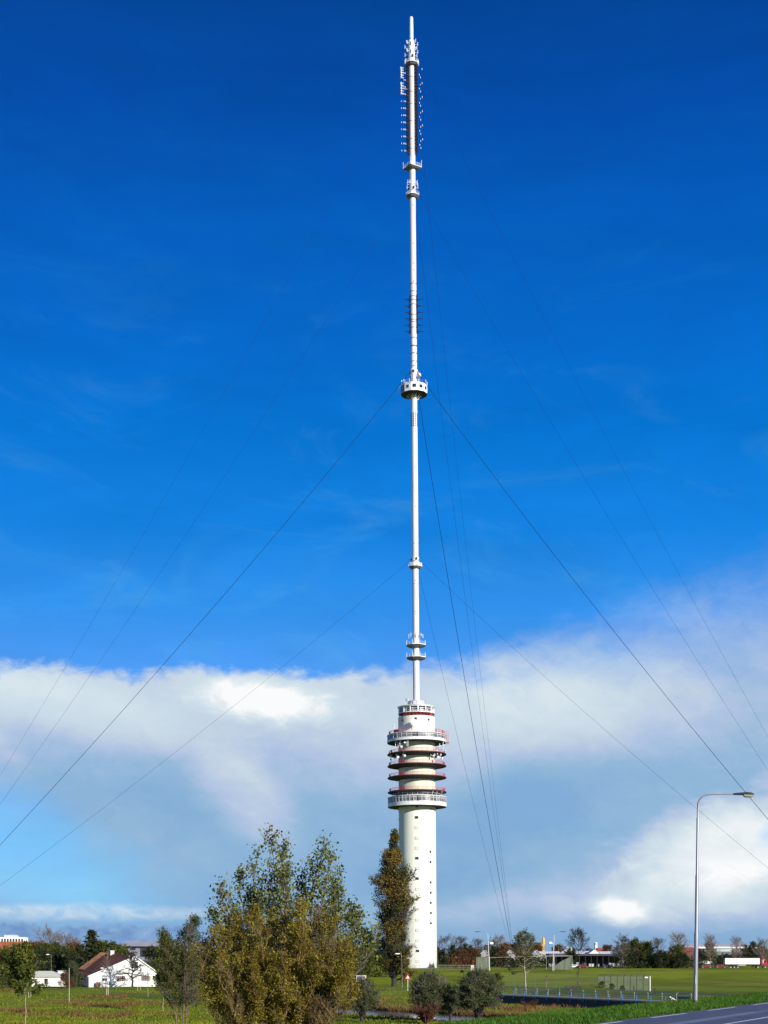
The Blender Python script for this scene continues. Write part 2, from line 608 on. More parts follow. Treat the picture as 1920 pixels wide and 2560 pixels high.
# road on the embankment
asph = bpy.data.materials.new('asphalt'); asph.use_nodes = True
a_ = NT(asph.node_tree); ab = asph.node_tree.nodes['Principled BSDF']
at_ = a_.node('ShaderNodeTexCoord').outputs['Object']
asp = a_.node('ShaderNodeSeparateXYZ'); asph.node_tree.links.new(at_, asp.inputs[0])
rn = a_.m('SUBTRACT', a_.m('MULTIPLY', asp.outputs[0], RN.x), a_.m('MULTIPLY', asp.outputs[1], -RN.y))
wt = a_.noise(at_, 0.35, 4.0, 0.6)
# a paler strip along each lane, its wet sheen put into the colour
tr1 = a_.m('SUBTRACT', 1.0, a_.smooth(a_.m('ABSOLUTE', a_.m('ADD', rn, 13.2)), 0.10, 0.42))
tr2 = a_.m('SUBTRACT', 1.0, a_.smooth(a_.m('ABSOLUTE', a_.m('ADD', rn, 9.6)), 0.10, 0.42))
sheen = a_.m('MULTIPLY', a_.m('MAXIMUM', tr1, tr2), a_.smooth(wt, 0.25, 0.6))
ac = a_.ramp(a_.noise(at_, 14.0, 6.0, 0.7), [(0.3, (0.050, 0.048, 0.075)), (0.7, (0.085, 0.082, 0.115))])
ac = a_.mix(a_.m('MULTIPLY', sheen, 0.75), ac, (0.20, 0.22, 0.27))
pat = a_.smooth(a_.noise(at_, 0.22, 5.0, 0.7, 0.6), 0.50, 0.56)
ac = a_.mix(a_.m('MULTIPLY', pat, 0.35), ac, (0.035, 0.034, 0.05))
edg = a_.m('MULTIPLY', a_.m('SUBTRACT', 1.0, a_.smooth(a_.m('ADD', rn, 15.7), 0.0, 0.5)), a_.smooth(a_.noise(at_, 1.8, 5.0, 0.7), 0.38, 0.60))
ac = a_.mix(edg, ac, (0.11, 0.09, 0.05))
asph.node_tree.links.new(ac, ab.inputs['Base Color'])
ab.inputs['Roughness'].default_value = 0.6


def strip(n0, n1, s0, s1, z, steps=1):
    vs = []; fs = []
    for i in range(steps + 1):
        s = s0 + (s1 - s0) * i / steps
        vs += [road_pt(n0, s, z), road_pt(n1, s, z)]
    for i in range(steps):
        a = 2 * i
        fs.append((a, a + 1, a + 3, a + 2))
    return vs, fs


rb = MB(); rb.add(*strip(-15.7, -7.6, -60, 260, 4.33, 20))
# a thin edge so the road lies as a slab on the verge
rb.add([road_pt(-15.7, -60, 4.33), road_pt(-15.7, 260, 4.33), road_pt(-15.75, 260, 4.2), road_pt(-15.75, -60, 4.2)], [(0, 1, 2, 3)])
tag(rb.build('road', asph), kind='structure')
M_LINE = mat('road_paint', (0.72, 0.72, 0.74), 0.6, (0.42, 0.42, 0.44), 5.0, detail=6.0)
lb = MB()
# broken edge line
s0 = (RU.x * X(1645, gd(2547, 4.3)) + RU.y * gd(2547, 4.3))
s1 = (RU.x * X(1745, gd(2536, 4.3)) + RU.y * gd(2536, 4.3))
s2 = (RU.x * X(1805, gd(2529, 4.3)) + RU.y * gd(2529, 4.3))
per = s2 - s0
for k in range(-6, 8):
    lb.add(*strip(-15.42, -15.25, s0 + k * per, s0 + k * per + (s1 - s0), 4.335))
lb.add(*strip(-11.75, -11.60, -60, 260, 4.335, 4))
tag(lb.build('road_markings', M_LINE), kind='structure')

# water in the ditch
M_WATER = mat('ditch_water', (0.10, 0.10, 0.13), 0.12, (0.07, 0.07, 0.10), 0.6, spec=0.8)
wbm = MB()
a0 = DA - DD * 32; a1 = DA + DD * 62
pn = np.array((DD[1], -DD[0]))
vs = []; fs = []
for i in range(21):
    c = a0 + (a1 - a0) * i / 20
    vs += [(*(c - pn * 5.0), -0.16), (*(c + pn * 5.0), -0.16)]
    if i: fs.append((2 * i - 2, 2 * i - 1, 2 * i + 1, 2 * i))
wbm.add(vs, fs)
tag(wbm.build('water', M_WATER), kind='structure')

# footpath behind the ditch and the approach to the bridge
M_PATH = mat('path_grey', (0.20, 0.19, 0.19), 0.9, (0.14, 0.135, 0.14), 2.0)
pb = MB()


def ribbon(mb, pts, w, dz=0.03, sub=6):
    P2 = []
    for a, b_ in zip(pts[:-1], pts[1:]):
        for k in range(sub):
            t = k / sub
            P2.append((a[0] * (1 - t) + b_[0] * t, a[1] * (1 - t) + b_[1] * t))
    P2.append(pts[-1])
    vs = []; fs = []
    for i, p in enumerate(P2):
        q0 = P2[max(i - 1, 0)]; q1 = P2[min(i + 1, len(P2) - 1)]
        d = np.array(q1) - np.array(q0); d = d / np.linalg.norm(d)
        m_ = np.array((-d[1], d[0])) * w / 2
        for sgn in (1, -1):
            xx, yy = p[0] + m_[0] * sgn, p[1] + m_[1] * sgn
            vs.append((xx, yy, max(H1(xx, yy), H1(p[0], p[1])) + dz))
        if i: fs.append((2 * i - 2, 2 * i - 1, 2 * i + 1, 2 * i))
    mb.add(vs, fs)


ribbon(pb, [(-9, 288), (6, 290), (11, 275), (BL[0] - 0.6, BL[1] + 2.5)], 4.0, 0.06, 10)
ribbon(pb, [(-4, 520), (14, 530), (34, 560), (60, 640)], 6, 0.05, 10)
tag(pb.build('path', M_PATH), kind='structure')

# ------------------------------------------------------------------ the tower
TD = 577.0
S = TD / F                                     # metres per photograph pixel at the tower
hl = lambda y: (2420.0 - y) * S                # height over the tower foot
tower = empty('broadcast_tower', (X(1046, TD), TD, 2.6), 0.0,
              'very tall white broadcasting tower with round concrete shaft, ringed galleries and thin steel mast', 'tower')
tower.rotation_euler = (0, R(-0.43), 0)
RS = 46.1 * S      # shaft radius
RP = 73.6 * S      # platform radius


def shaft_piece(name, r, z0, z1, m):
    b_ = MB()
    b_.lathe([(0.01, z0), (r, z0), (r, z1), (0.01, z1)], 96)
    return b_.build(name, m, tower, smooth=True)


shaft = shaft_piece('shaft', RS, -2.5, hl(2016), M_CONC)
upper_shaft = shaft_piece('upper_shaft', RS * 0.998, hl(1996), hl(1857), M_DRUM)
top_drum = shaft_piece('top_drum', RS * 0.998, hl(1842), hl(1795), M_CONC)


def surf_box(mb, r, deg, z, w, h, d, mi=0, out=0.0):
    c = pol(r + out, deg, z)
    mb.box(c, (w, d, h), rz=R(deg), mi=mi)


def shaft_window(deg, y, w, h, glass, name='window', frame_m=None):
    z = hl(y)
    fb = MB()
    t = 0.09
    for (ox, oz, ww, hh) in ((0, h / 2, w + t, t), (0, -h / 2, w + t, t), (-w / 2, 0, t, h), (w / 2, 0, t, h)):
        c = pol(RS + 0.02, deg, z) + Vector((math.cos(R(deg)) * ox, math.sin(R(deg)) * ox, oz))
        fb.box(c, (ww, 0.16, hh), rz=R(deg))
    fo = fb.build(name, frame_m or M_WINF, tower)
    g_ = MB()
    surf_box(g_, RS, deg, z, w - 0.02, h - 0.02, 0.12)
    if glass is M_PALE:
        surf_box(g_, RS, deg, z, 0.07, h - 0.1, 0.17)
    g_.build('pane', glass, fo)
    return fo


M_WINF = mat('window_frame_grey', (0.26, 0.25, 0.22), 0.6)
M_PALE = mat('pale_shutter', (0.66, 0.65, 0.58), 0.6, (0.58, 0.57, 0.5), 2.0)
yz = lambda v: 2000 + v / 4.4248
for v, dark in ((211, 1), (323, 0), (437, 0), (547, 0), (657, 1), (770, 0), (880, 1), (995, 0), (1107, 0), (1220, 0), (1332, 0), (1445, 0), (1557, 0), (1670, 1), (1783, 0)):
    shaft_window(-3.2, yz(v), 1.25, 0.95, M_GLASS if dark else M_PALE)
for v, dark in ((583, 1), (697, 1), (805, 0), (920, 1), (1033, 1), (1143, 1), (1255, 1), (1368, 1)):
    shaft_window(42.0, yz(v), 0.95, 0.85, M_GLASS if dark else M_PALE)
for v in (583, 697, 805, 920, 1033, 1143, 1255, 1368, 1480):
    shaft_window(97.0, yz(v), 0.95, 0.85, M_GLASS)
for v in (120, 211, 323, 437, 547):
    shaft_window(-92.0, yz(v), 0.95, 0.85, M_GLASS)
# tall ventilation slot
sb = MB(); surf_box(sb, RS, 16.6, yz(757), 0.28, 5.1, 0.10); sb.build('slot', M_DSTEEL, tower)
# door with steps
db = MB(); surf_box(db, RS, 43.5, 1.15, 1.9, 2.5, 0.26); door = db.build('door', mat('door_pale', (0.62, 0.52, 0.46), 0.6), tower)
fb = MB()
for ox, oz, ww, hh in ((0, 1.35, 2.2, .16), (-1.03, 0, .16, 2.6), (1.03, 0, .16, 2.6)):
    fb.box(pol(RS + .05, 43.5, 1.15) + Vector((math.cos(R(43.5)) * ox, math.sin(R(43.5)) * ox, oz)), (ww, .3, hh), rz=R(43.5))
fb.build('frame', M_WINF, door)
stp = MB(); surf_box(stp, RS + 0.9, 43.5, -0.35, 3.4, 0.5, 2.0); surf_box(stp, RS + 2.1, 43.5, -0.6, 3.8, 0.45, 1.2)
stp.build('step', mat('brick_step', (0.30, 0.14, 0.10), 0.9), tower)
# brackets on the right flank
for v in (560, 670):
    k = MB(); surf_box(k, RS + 0.55, 84, yz(v), 0.5, 0.7, 1.1); surf_box(k, RS + 0.9, 84, yz(v) - 0.5, 0.3, 0.35, 0.5)
    k.build('floodlight', M_WHITE, tower)
for v in (2018 + i * 9.0 for i in range(4)):
    pass


def railing(name, r, z, h, m, parent, npost=36, nbar=0, a0=-180, a1=180, panels=(), post_m=None):
    b_ = MB()
    full = (a1 - a0) >= 359
    for hh, rr in ((h, 0.055), (h * 0.55, 0.035), (0.12, 0.035)):
        pts = [pol(r, a0 + (a1 - a0) * k / 96, z + hh) for k in range(97)]
        b_.tube(pts, rr, 5, caps=False)
    for k in range(npost):
        b_.bar(pol(r, a0 + (a1 - a0) * k / npost, z), pol(r, a0 + (a1 - a0) * k / npost, z + h + 0.02), 0.08)
    for k in range(nbar):
        b_.bar(pol(r, a0 + (a1 - a0) * k / nbar, z + 0.1), pol(r, a0 + (a1 - a0) * k / nbar, z + h), 0.022)
    for (p0, p1) in panels:
        b_.lathe([(r - 0.05, z + 0.1), (r - 0.05, z + h * 0.95)], 8, a0=R(p0), a1=R(p1))
    return b_.build(name, m, parent)


def platform(y_tip, y_top=None, thick=0.45):
    z = hl(y_tip)
    b_ = MB()
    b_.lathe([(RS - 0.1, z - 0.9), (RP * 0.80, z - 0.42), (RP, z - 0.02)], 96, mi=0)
    b_.lathe([(RP, z - 0.02), (RP, z + 0.28)], 96, mi=2)
    b_.lathe([(RP, z + 0.28), (RS - 0.1, z + 0.34)], 96, mi=1)
    return b_.build('platform', [M_DARK, M_DECK, M_RIMRED], tower, smooth=True), z + 0.3


M_RIMRED = mat('rim_dark_red', (0.10, 0.02, 0.03), 0.6)
# red-railed platforms
for i, (yt, pan) in enumerate(((1887.8, ((-70, -62),)), (1917.0, ((-82, -70), (-36, -27), (66, 80))), (1946.2, ((-80, -72), (-38, -28), (70, 84))), (1982.5, ((-78, -70), (-38, -27), (64, 86))))):
    po, zt = platform(yt)
    railing('railing', 69.9 * S, zt, 1.15, M_RED, po, 34, 200, panels=pan)


def gallery(name, y_bot, y_roof, r, nwin, blank, apron, header, win_m, mull=0.16, floor_cone=1.0):
    z0 = hl(y_bot); z1 = hl(y_roof)
    b_ = MB()
    # dark floor underside, white apron, header and roof
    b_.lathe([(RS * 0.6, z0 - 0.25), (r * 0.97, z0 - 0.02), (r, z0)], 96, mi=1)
    b_.lathe([(r, z0), (r, z0 + apron), (r - 0.35, z0 + apron + 0.02)], 96, mi=0)
    b_.lathe([(r - 0.12, z1 - header), (r, z1 - header), (r, z1 - 0.14), (r + 0.07, z1 - 0.12), (r + 0.07, z1), (RS * 0.6, z1 + 0.25)], 96, mi=0)
    b_.lathe([(r - 0.12, z1 - header), (r - 0.6, z1 - header)], 96, mi=0)
    # inner core wall, seen dimly through the panes
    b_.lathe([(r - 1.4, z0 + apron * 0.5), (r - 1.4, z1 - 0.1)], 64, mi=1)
    go = b_.build(name, [M_WHITE, M_DARK], tower, smooth=True)
    wz0 = z0 + apron; wz1 = z1 - header
    for k in range(nwin):
        a = -180 + 360.0 * (k + 0.5) / nwin
        half = 180.0 / nwin
        if any(lo <= a <= hi for lo, hi in blank):
            c = MB()
            c.lathe([(r - 0.08, wz0), (r - 0.08, wz1)], 3, a0=R(a - half), a1=R(a + half))
            c.build('panel', M_SHADEP, go)
            continue
        w = MB()
        m_deg = math.degrees(mull / r)
        w.lathe([(r - 0.1, wz0), (r - 0.1, wz1)], 2, a0=R(a - half), a1=R(a + half), mi=1)
        for s_ in (-1, 1):
            w.box(pol(r - 0.08, a + s_ * half, (wz0 + wz1) / 2), (mull, 0.22, wz1 - wz0), rz=R(a + s_ * half), mi=0)
        zt = wz0 + (wz1 - wz0) * 0.70
        L = 2 * r * math.sin(R(half)) - mull
        w.box(pol((r - 0.04) * math.cos(R(half)) + 0.03, a, zt), (L, 0.10, 0.12), rz=R(a), mi=0)
        w.box(pol((r - 0.04) * math.cos(R(half)) + 0.03, a, wz0 + 0.06), (L, 0.12, 0.12), rz=R(a), mi=0)
        w.build('window', [M_WHITE, win_m[k % len(win_m)]], go)
    return go, z0, z1


# lower gallery, big upper gallery, lantern at the top
gal1, g0, g1 = gallery('gallery', 2018.7, 1994.5, RP, 46, ((-104, -52),), 1.40, 0.22, [M_GLASS2, M_GLASS3, M_GLASS2], mull=0.34)
gal2, g2, g3 = gallery('gallery', 1858.0, 1839.5, 74 * S, 34, ((-112, -50),), 0.92, 0.16, [M_GLASS2, M_GLASS3, M_GLASS2, M_GLASS3], mull=0.30)
gal2.name = 'gallery.001'
railing('roof_railing', 62 * S, g1 + 0.1, 1.9, M_WHITE, gal1, 30, 60)
railing('roof_railing', 70 * S, g3 + 0.15, 1.25, M_RED, gal2, 34, 200, panels=((-80, -70), (-56, -40), (62, 70), (40, 44)))
# red rail behind the parapet of the drum top
ra = railing('drum_railing', 44.5 * S, hl(1795.5), 1.2, M_RED, top_drum, 30, 90, panels=((50, 62),))
nb = MB(); nb.lathe([(34 * S, hl(1797)), (34 * S, hl(1783))], 64); nb.build('neck', mat('neck_red', (0.17, 0.02, 0.035), 0.7, (0.08, 0.012, 0.02), 1.5), tower, smooth=True)
lz0 = hl(1786.3); lz1 = hl(1768.8)
lr = 45.6 * S
b_ = MB()
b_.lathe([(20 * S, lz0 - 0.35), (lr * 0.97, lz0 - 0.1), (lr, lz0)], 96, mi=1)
b_.lathe([(lr, lz0), (lr, lz0 + 0.35), (lr - 0.9, lz0 + 0.36)], 96, mi=0)
b_.lathe([(lr - 0.9, lz1 - 0.4), (lr, lz1 - 0.4), (lr, lz1 - 0.1), (lr + 0.3, lz1 - 0.08), (lr + 0.3, lz1 + 0.05), (20 * S, lz1 + 0.75)], 96, mi=0)
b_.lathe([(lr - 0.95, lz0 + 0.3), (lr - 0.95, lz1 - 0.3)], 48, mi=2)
lantern = b_.build('lantern', [M_WHITE, M_DARK, M_GLASS2], tower, smooth=True)
for k in range(14):
    a = -180 + 360 / 14 * k + 4
    w = MB()
    w.box(pol(lr - 0.35, a, (lz0 + lz1) / 2), (0.5 if k % 2 else 0.30, 0.62, lz1 - lz0 - 0.5), rz=R(a))
    w.build('pillar', M_WHITE, lantern)
for k in range(14):
    a = -180 + 360 / 14 * (k + 0.5) + 4
    w = MB()
    if -110 < a < -50:
        w.lathe([(lr - 0.25, lz0 + 0.35), (lr - 0.25, lz1 - 0.4)], 4, a0=R(a - 11), a1=R(a + 11))
        w.build('panel', M_SHADEP, lantern)
        continue
    for zz in (0.85, 1.6):
        w.tube([pol(lr - 0.3, a + t, lz0 + zz) for t in (-12, -6, 0, 6, 12)], 0.07, 5)
    w.box(pol(lr - 0.4, a - 4, lz0 + 1.1), (0.16, 0.16, 1.4), rz=R(a - 4))
    w.build('guard_rail', M_WHITE, lantern)
# cap under the mast
cb = MB()
cz0 = hl(1765.5); cz1 = hl(1754)
cb.lathe([(22 * S, cz0 - 0.8), (21 * S, cz0), (21 * S, cz1), (8 * S, cz1 + 0.2)], 64, mi=0)
capo = cb.build('mast_base', M_WHITE, tower, smooth=True)
railing('railing', 22 * S, cz0 + 0.3, 1.3, M_STEEL, capo, 16, 0)

# side stair cage on the upper gallery
cg = MB()
ca = 78
for rr in (74.5, 77.5, 80.5):
    for da in (-4, 4):
        cg.bar(pol(rr * S, ca + da, hl(1863)), pol(rr * S, ca + da, hl(1829)), 0.09)
for i in range(11):
    z = hl(1863) + i * 0.5
    cg.tube([pol(74.5 * S, ca - 4, z), pol(80.5 * S, ca - 4, z), pol(80.5 * S, ca + 4, z), pol(74.5 * S, ca + 4, z)], 0.035, 4)
cg.box(pol(77.5 * S, ca, hl(1858.5)), (1.8, 1.5, 0.35), rz=R(ca))
cg.build('ladder_cage', M_PINK, tower)

# small windows of the top drum
for dg, yy in ((-50, 1805.5), (-4, 1803.5), (39, 1805)):
    w = MB(); surf_box(w, RS, dg, hl(yy), 0.95, 0.85, 0.1); w.build('drum_window', M_GLASS, tower)
for dg, yy in ((-3, 1948), (40, 1948.5), (-2, 1884), (-2, 2021.0), (48, 2026)):
    w = MB(); surf_box(w, RS, dg, hl(yy), 0.95, 0.5, 0.1); w.build('vent', M_DSTEEL, tower)


def dish(x, y, rad, r_at, face=0, name='dish_antenna', m=None):
    """round dish antenna; x, y where it shows, r_at how far out from the axis it stands"""
    dx = (x - (1046 - (2420 - y) * 0.0075)) * S
    s_ = max(-0.98, min(0.98, dx / r_at))
    deg = math.degrees(math.asin(s_))
    c = pol(r_at, deg, hl(y))
    b_ = MB()
    fd = R(face if face is not None else deg)
    M_ = Matrix.Rotation(fd, 3, 'Z') @ Matrix.Rotation(R(90), 3, 'X')
    prof = [(0.01, -0.28 * rad), (rad * 0.5, -0.2 * rad), (rad * 0.85, -0.02), (rad, 0.12 * rad), (rad, 0.35 * rad), (rad * 0.96, 0.36 * rad), (0.01, 0.42 * rad)]
    vs = []; fs = []; n = 16
    for (rr, zz) in prof:
        for k in range(n):
            t = 2 * math.pi * k / n
            vs.append(M_ @ Vector((rr * math.cos(t), rr * math.sin(t), zz)) + c)
    for i in range(len(prof) - 1):
        for k in range(n):
            fs.append((i * n + k, i * n + (k + 1) % n, (i + 1) * n + (k + 1) % n, (i + 1) * n + k))
    b_.add(vs, fs)
    o = b_.build(name, m or M_WHITE, tower, smooth=True)
    mb_ = MB()
    back = Vector((-math.sin(fd), math.cos(fd), 0))
    mb_.bar(c + back * 0.15, c + back * 0.6, 0.12)
    mb_.bar(c + back * 0.6 + Vector((0, 0, -rad - 0.5)), c + back * 0.6 + Vector((0, 0, rad)), 0.13)
    mb_.build('mount', M_STEEL, o)
    return o


q = lambda v, w: (930 + v / 7.373, 1740 + w / 7.373)
for (zx, zy, rr, ra_, fc) in ((600, 915, .40, 10.3, 20), (540, 988, .48, 10.4, -10), (465, 1085, .34, 10.2, -30), (448, 1122, .30, 10.3, 10), (475, 1172, .50, 10.6, 0),
                              (600, 1155, .42, 10.2, 30), (412, 1182, .36, 10.6, -25), (340, 1190, .30, 10.9, -60), (1180, 1065, .42, 10.2, 10), (1192, 1108, .32, 10.3, 40),
                              (1210, 1172, .55, 10.5, -5), (1262, 1085, .26, 10.5, 60), (1285, 1185, .38, 10.8, 50), (1075, 1135, .26, 9.0, -20), (530, 1090, .28, 9.6, 0), (1120, 1150, .3, 9.6, 20)):
    x_, y_ = q(zx, zy)
    dish(x_, y_, rr, ra_, fc)
x_, y_ = q(762, 548); dish(x_, y_, 1.25, 8.6, -8)
x_, y_ = q(642, 72); dish(x_, y_, 0.72, 3.6, -35)
x_, y_ = q(805, 1322); dish(x_, y_, 0.36, 8.2, 60)

for (zx, ya, yb, ra_) in ((432, 860, 985, 10.8), (510, 825, 1010, 10.5), (636, 835, 990, 10.3), (656, 835, 990, 10.3), (570, 1060, 1180, 10.3), (1300, 865, 1050, 10.9), (1250, 1075, 1190, 10.6),
                          (350, 1110, 1230, 11.0), (480, 900, 990, 10.0), (1230, 920, 1040, 10.4), (1340, 990, 1080, 11.2), (400, 560, 640, 10.9), (1105, 1760, 1850, 10.6), (1180, 1745, 1870, 10.8), (1270, 1760, 1880, 11.2), (1130, 1100, 1200, 9.8)):
    xa, y0_ = q(zx, ya); _, y1_ = q(zx, yb)
    dx = (xa - (1046 - (2420 - y0_) * 0.0075)) * S
    deg = math.degrees(math.asin(max(-0.98, min(0.98, dx / ra_))))
    a_m = MB(); a_m.tube([pol(ra_, deg, hl(y1_)), pol(ra_, deg, hl(y0_))], 0.10, 6)
    for k in range(3):
        zz = hl(y1_) + (hl(y0_) - hl(y1_)) * (0.45 + 0.22 * k)
        a_m.box(pol(ra_ + 0.15, deg + 2 * (k % 2), zz), (0.28, 0.22, 0.42), rz=R(deg))
    a_m.build('antenna_pole', M_WHITE if zx not in (1105, 1180, 1270) else M_STEEL, tower)

# ---- the steel mast
MR = 8.0 * S
mb = MB()
zt = hl(388)
prof = [(MR * 1.03, cz1 - 0.5), (MR * 1.02, hl(1600)), (MR * 1.0, hl(1400)), (MR * 0.97, hl(1000)), (MR * 0.95, hl(500)), (MR * 0.93, hl(165))]
mb.lathe(prof, 28)
mast = mb.build('mast', M_MAST, tower, smooth=True)


def band(y, r, h, name='flange', m=None, parent=None, n=28):
    b_ = MB(); z = hl(y)
    b_.lathe([(MR * 0.9, z - h / 2), (r, z - h / 2), (r, z + h / 2), (MR * 0.9, z + h / 2)], n)
    return b_.build(name, m or M_STEEL, parent or mast, smooth=True)


for v in (1375, 1460, 1515, 1555, 1605, 1720, 1775, 1800, 1860, 1975, 2060, 2145):
    band(400 + v / 4.425, MR * 1.03, 0.16, m=M_DSTEEL)
for v in (50, 185, 330):
    band(860 + v / 7.375, MR * 1.03, 0.16, m=M_DSTEEL)
for y in (195, 232, 262, 305, 350, 374, 1360, 1460, 1530):
    band(y, MR * 1.025, 0.12, m=M_STEEL)
# little inspection holes
for y in (1536, 1268, 1170, 1453, 516, 612, 661, 678, 706, 916, 917):
    k = MB(); surf_box(k, MR * 0.97, 8 if y != 917 else -14, hl(y), 0.28, 0.42, 0.14); k.build('hatch', M_DSTEEL, mast)


def octo_deck(y, r, m=8, off=22.5, parent=None, rail=True, whip=True, depth=0.9, name='mast_platform'):
    z = hl(y)
    b_ = MB()
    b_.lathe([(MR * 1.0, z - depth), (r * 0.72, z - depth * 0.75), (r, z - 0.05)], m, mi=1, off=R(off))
    b_.lathe([(r, z - 0.05), (r, z + 0.22), (MR * 0.9, z + 0.22)], m, mi=0, off=R(off))
    o = b_.build(name, [M_WHITE, M_DSTEEL2], tower)
    if rail:
        rb_ = MB()
        for hh in (0.65, 1.15):
            rb_.tube([pol(r * 0.97, off + 360 / m * k, z + hh) for k in range(m + 1)], 0.035, 4, caps=False)
        for k in range(m):
            rb_.bar(pol(r * 0.97, off + 360 / m * k, z + 0.1), pol(r * 0.97, off + 360 / m * k, z + (1.9 if whip else 1.2)), 0.11)
            rb_.bar(pol(r * 0.93, off + 360 / m * (k + .5), z + 0.1), pol(r * 0.93, off + 360 / m * (k + .5), z + 1.2), 0.06)
        rb_.build('railing', M_WHITE, o)
    return o


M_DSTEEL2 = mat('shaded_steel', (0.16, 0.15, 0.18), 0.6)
octo_deck(1614, 25.6 * S)
octo_deck(1645, 25.6 * S)
ld = MB()
for s_ in (-0.25, 0.25):
    ld.bar(pol(MR + 0.6, -62, hl(1648)) + Vector((s_, 0, 0)), pol(MR + 0.6, -62, hl(1606)) + Vector((s_, 0, 0)), 0.07)
for k in range(13):
    ld.bar(pol(MR + 0.6, -62, hl(1648) + k * 0.5) + Vector((-0.25, 0, 0)), pol(MR + 0.6, -62, hl(1648) + k * 0.5) + Vector((0.25, 0, 0)), 0.05)
ld.build('ladder', M_STEEL, tower)


def cross_dipole(r, deg, y, arm=0.9, name='dipole', m=None, inner=None, parent=None):
    z = hl(y)
    b_ = MB()
    b_.bar(pol(inner or MR * 0.9, deg, z), pol(r, deg, z), 0.07, mi=1)
    p = pol(r, deg, z)
    b_.bar(p - Vector((0, 0, arm)), p + Vector((0, 0, arm)), 0.15)
    t = Vector((math.cos(R(deg)), math.sin(R(deg)), 0))
    b_.bar(p - t * arm * 0.55, p + t * arm * 0.55, 0.13)
    return b_.build(name, [m or M_WHITE, M_DSTEEL], parent or tower)


for dg in (-105, -75, -45, 45, 75, 105, 0):
    cross_dipole(18 * S if dg else 10 * S, dg, 1589.5 + (2 if abs(dg) == 75 else 0), 0.75, name='ring_dipole')

# lower guy collar and its deck
def collar(y0, y1, r, name='guy_collar'):
    b_ = MB()
    z0, z1 = hl(y1), hl(y0)
    b_.lathe([(MR * .95, z0 - .1), (r, z0), (r, z0 + .25), (r * .9, z0 + .3), (r * .9, z1 - .3), (r, z1 - .25), (r, z1), (MR * .95, z1 + .1)], 28)
    o = b_.build(name, M_WHITE, tower, smooth=True)
    for k in range(3):
        a = 16 + 120 * k
        t = MB(); t.box(pol(r * 1.02, a, (z0 + z1) / 2), (0.5, 0.7, 0.9), rz=R(a)); t.build('lug', M_DARK, o)
    return o


collar(1395, 1402, 9.6 * S)
od = octo_deck(1417, 17 * S, m=10, off=18, whip=False, depth=1.0)
for k in range(10):
    t = MB(); t.box(pol(15.6 * S, 36 * k, hl(1411.5)), (0.9, 0.08, 1.1), rz=R(36 * k)); t.build('screen', M_WHITE, od)

# the twelve-sided cabin
pr = 33.6 * S
pz1 = hl(967.5); pz0 = hl(987)
cab = MB()
cab.lathe([(pr, pz0), (pr, pz1), (pr * 1.015, pz1 + 0.02), (pr * 1.015, pz1 + 0.18), (MR, pz1 + 0.3)], 12, off=R(15), mi=0)
cab.lathe([(pr, pz0), (pr * 0.93, pz0 + 0.02), (pr * 0.62, pz0 - 0.35), (MR, pz0 + 0.2)], 12, off=R(15), mi=1)
cabin = cab.build('cabin', [M_WHITE, M_DARK], tower)
apo = pr * math.cos(R(15))
for k in range(12):
    a = 30 * k
    a_s = a if a <= 180 else a - 360
    if a_s in (-60, -90):
        w = MB(); w.box(pol(apo + 0.02, a, (pz0 + pz1) / 2), (2.5, 0.05, 2.6), rz=R(a)); w.build('panel', M_SHADEP, cabin)  # dark blue of the shaded faces is painted on these panels
        continue
    w = MB()
    wz = pz0 + 1.75
    w.box(pol(apo - 0.02, a, wz), (1.35, 0.14, 1.25), rz=R(a), mi=1)
    for ox, oz, ww, hh in ((0, .66, 1.5, .09), (0, -.66, 1.5, .09), (-.72, 0, .09, 1.35), (.72, 0, .09, 1.35)) + (((.3, 0, .08, 1.2),) if a_s == -30 else ()):
        w.box(pol(apo + 0.05, a, wz) + Vector((math.cos(R(a)) * ox, math.sin(R(a)) * ox, oz)), (ww, .08, hh), rz=R(a), mi=0)
    w.build('window', [M_WHITE, M_GLASS], cabin)
for k in range(12):
    s_ = MB()
    s_.bar(pol(MR * 0.98, 30 * k + 15, hl(999.5)), pol(pr * 0.6, 30 * k + 15, pz0 - 0.42), 0.11)
    s_.build('strut', M_WHITE, cabin)
rl = MB()
for hh in (0.6, 1.2):
    rl.tube([pol(pr * 0.97, 15 + 30 * k, pz1 + 0.15 + hh) for k in range(13)], 0.05, 4, caps=False)
for k in range(24):
    rl.bar(pol(pr * 0.955, 15 * k, pz1 + .15), pol(pr * 0.955, 15 * k, pz1 + 1.4), 0.05)
rl.build('railing', mat('blue_steel', (0.20, 0.28, 0.50), 0.5), cabin)
for (dg, rr, y0_, y1_, wd) in ((-70, 33, 968, 955, .28), (-56, 32, 963, 955, .24), (-50, 31, 962, 956, .22), (-100, 38, 976, 968, .22), (-85, 36, 975, 967, .2), (-78, 12, 955, 947, .2), (78, 33, 970, 958, .34), (70, 31, 960, 953, .2), (20, 31, 966, 960, .15)):
    w = MB(); w.box(pol(rr * S, dg, (hl(y0_) + hl(y1_)) / 2), (wd, wd * .7, hl(y1_) - hl(y0_)), rz=R(dg)); w.bar(pol(rr * S, dg, hl(y0_) - .3), pol(28 * S, dg, hl(y0_) - .3), .07)
    w.build('panel_antenna', M_WHITE, cabin)
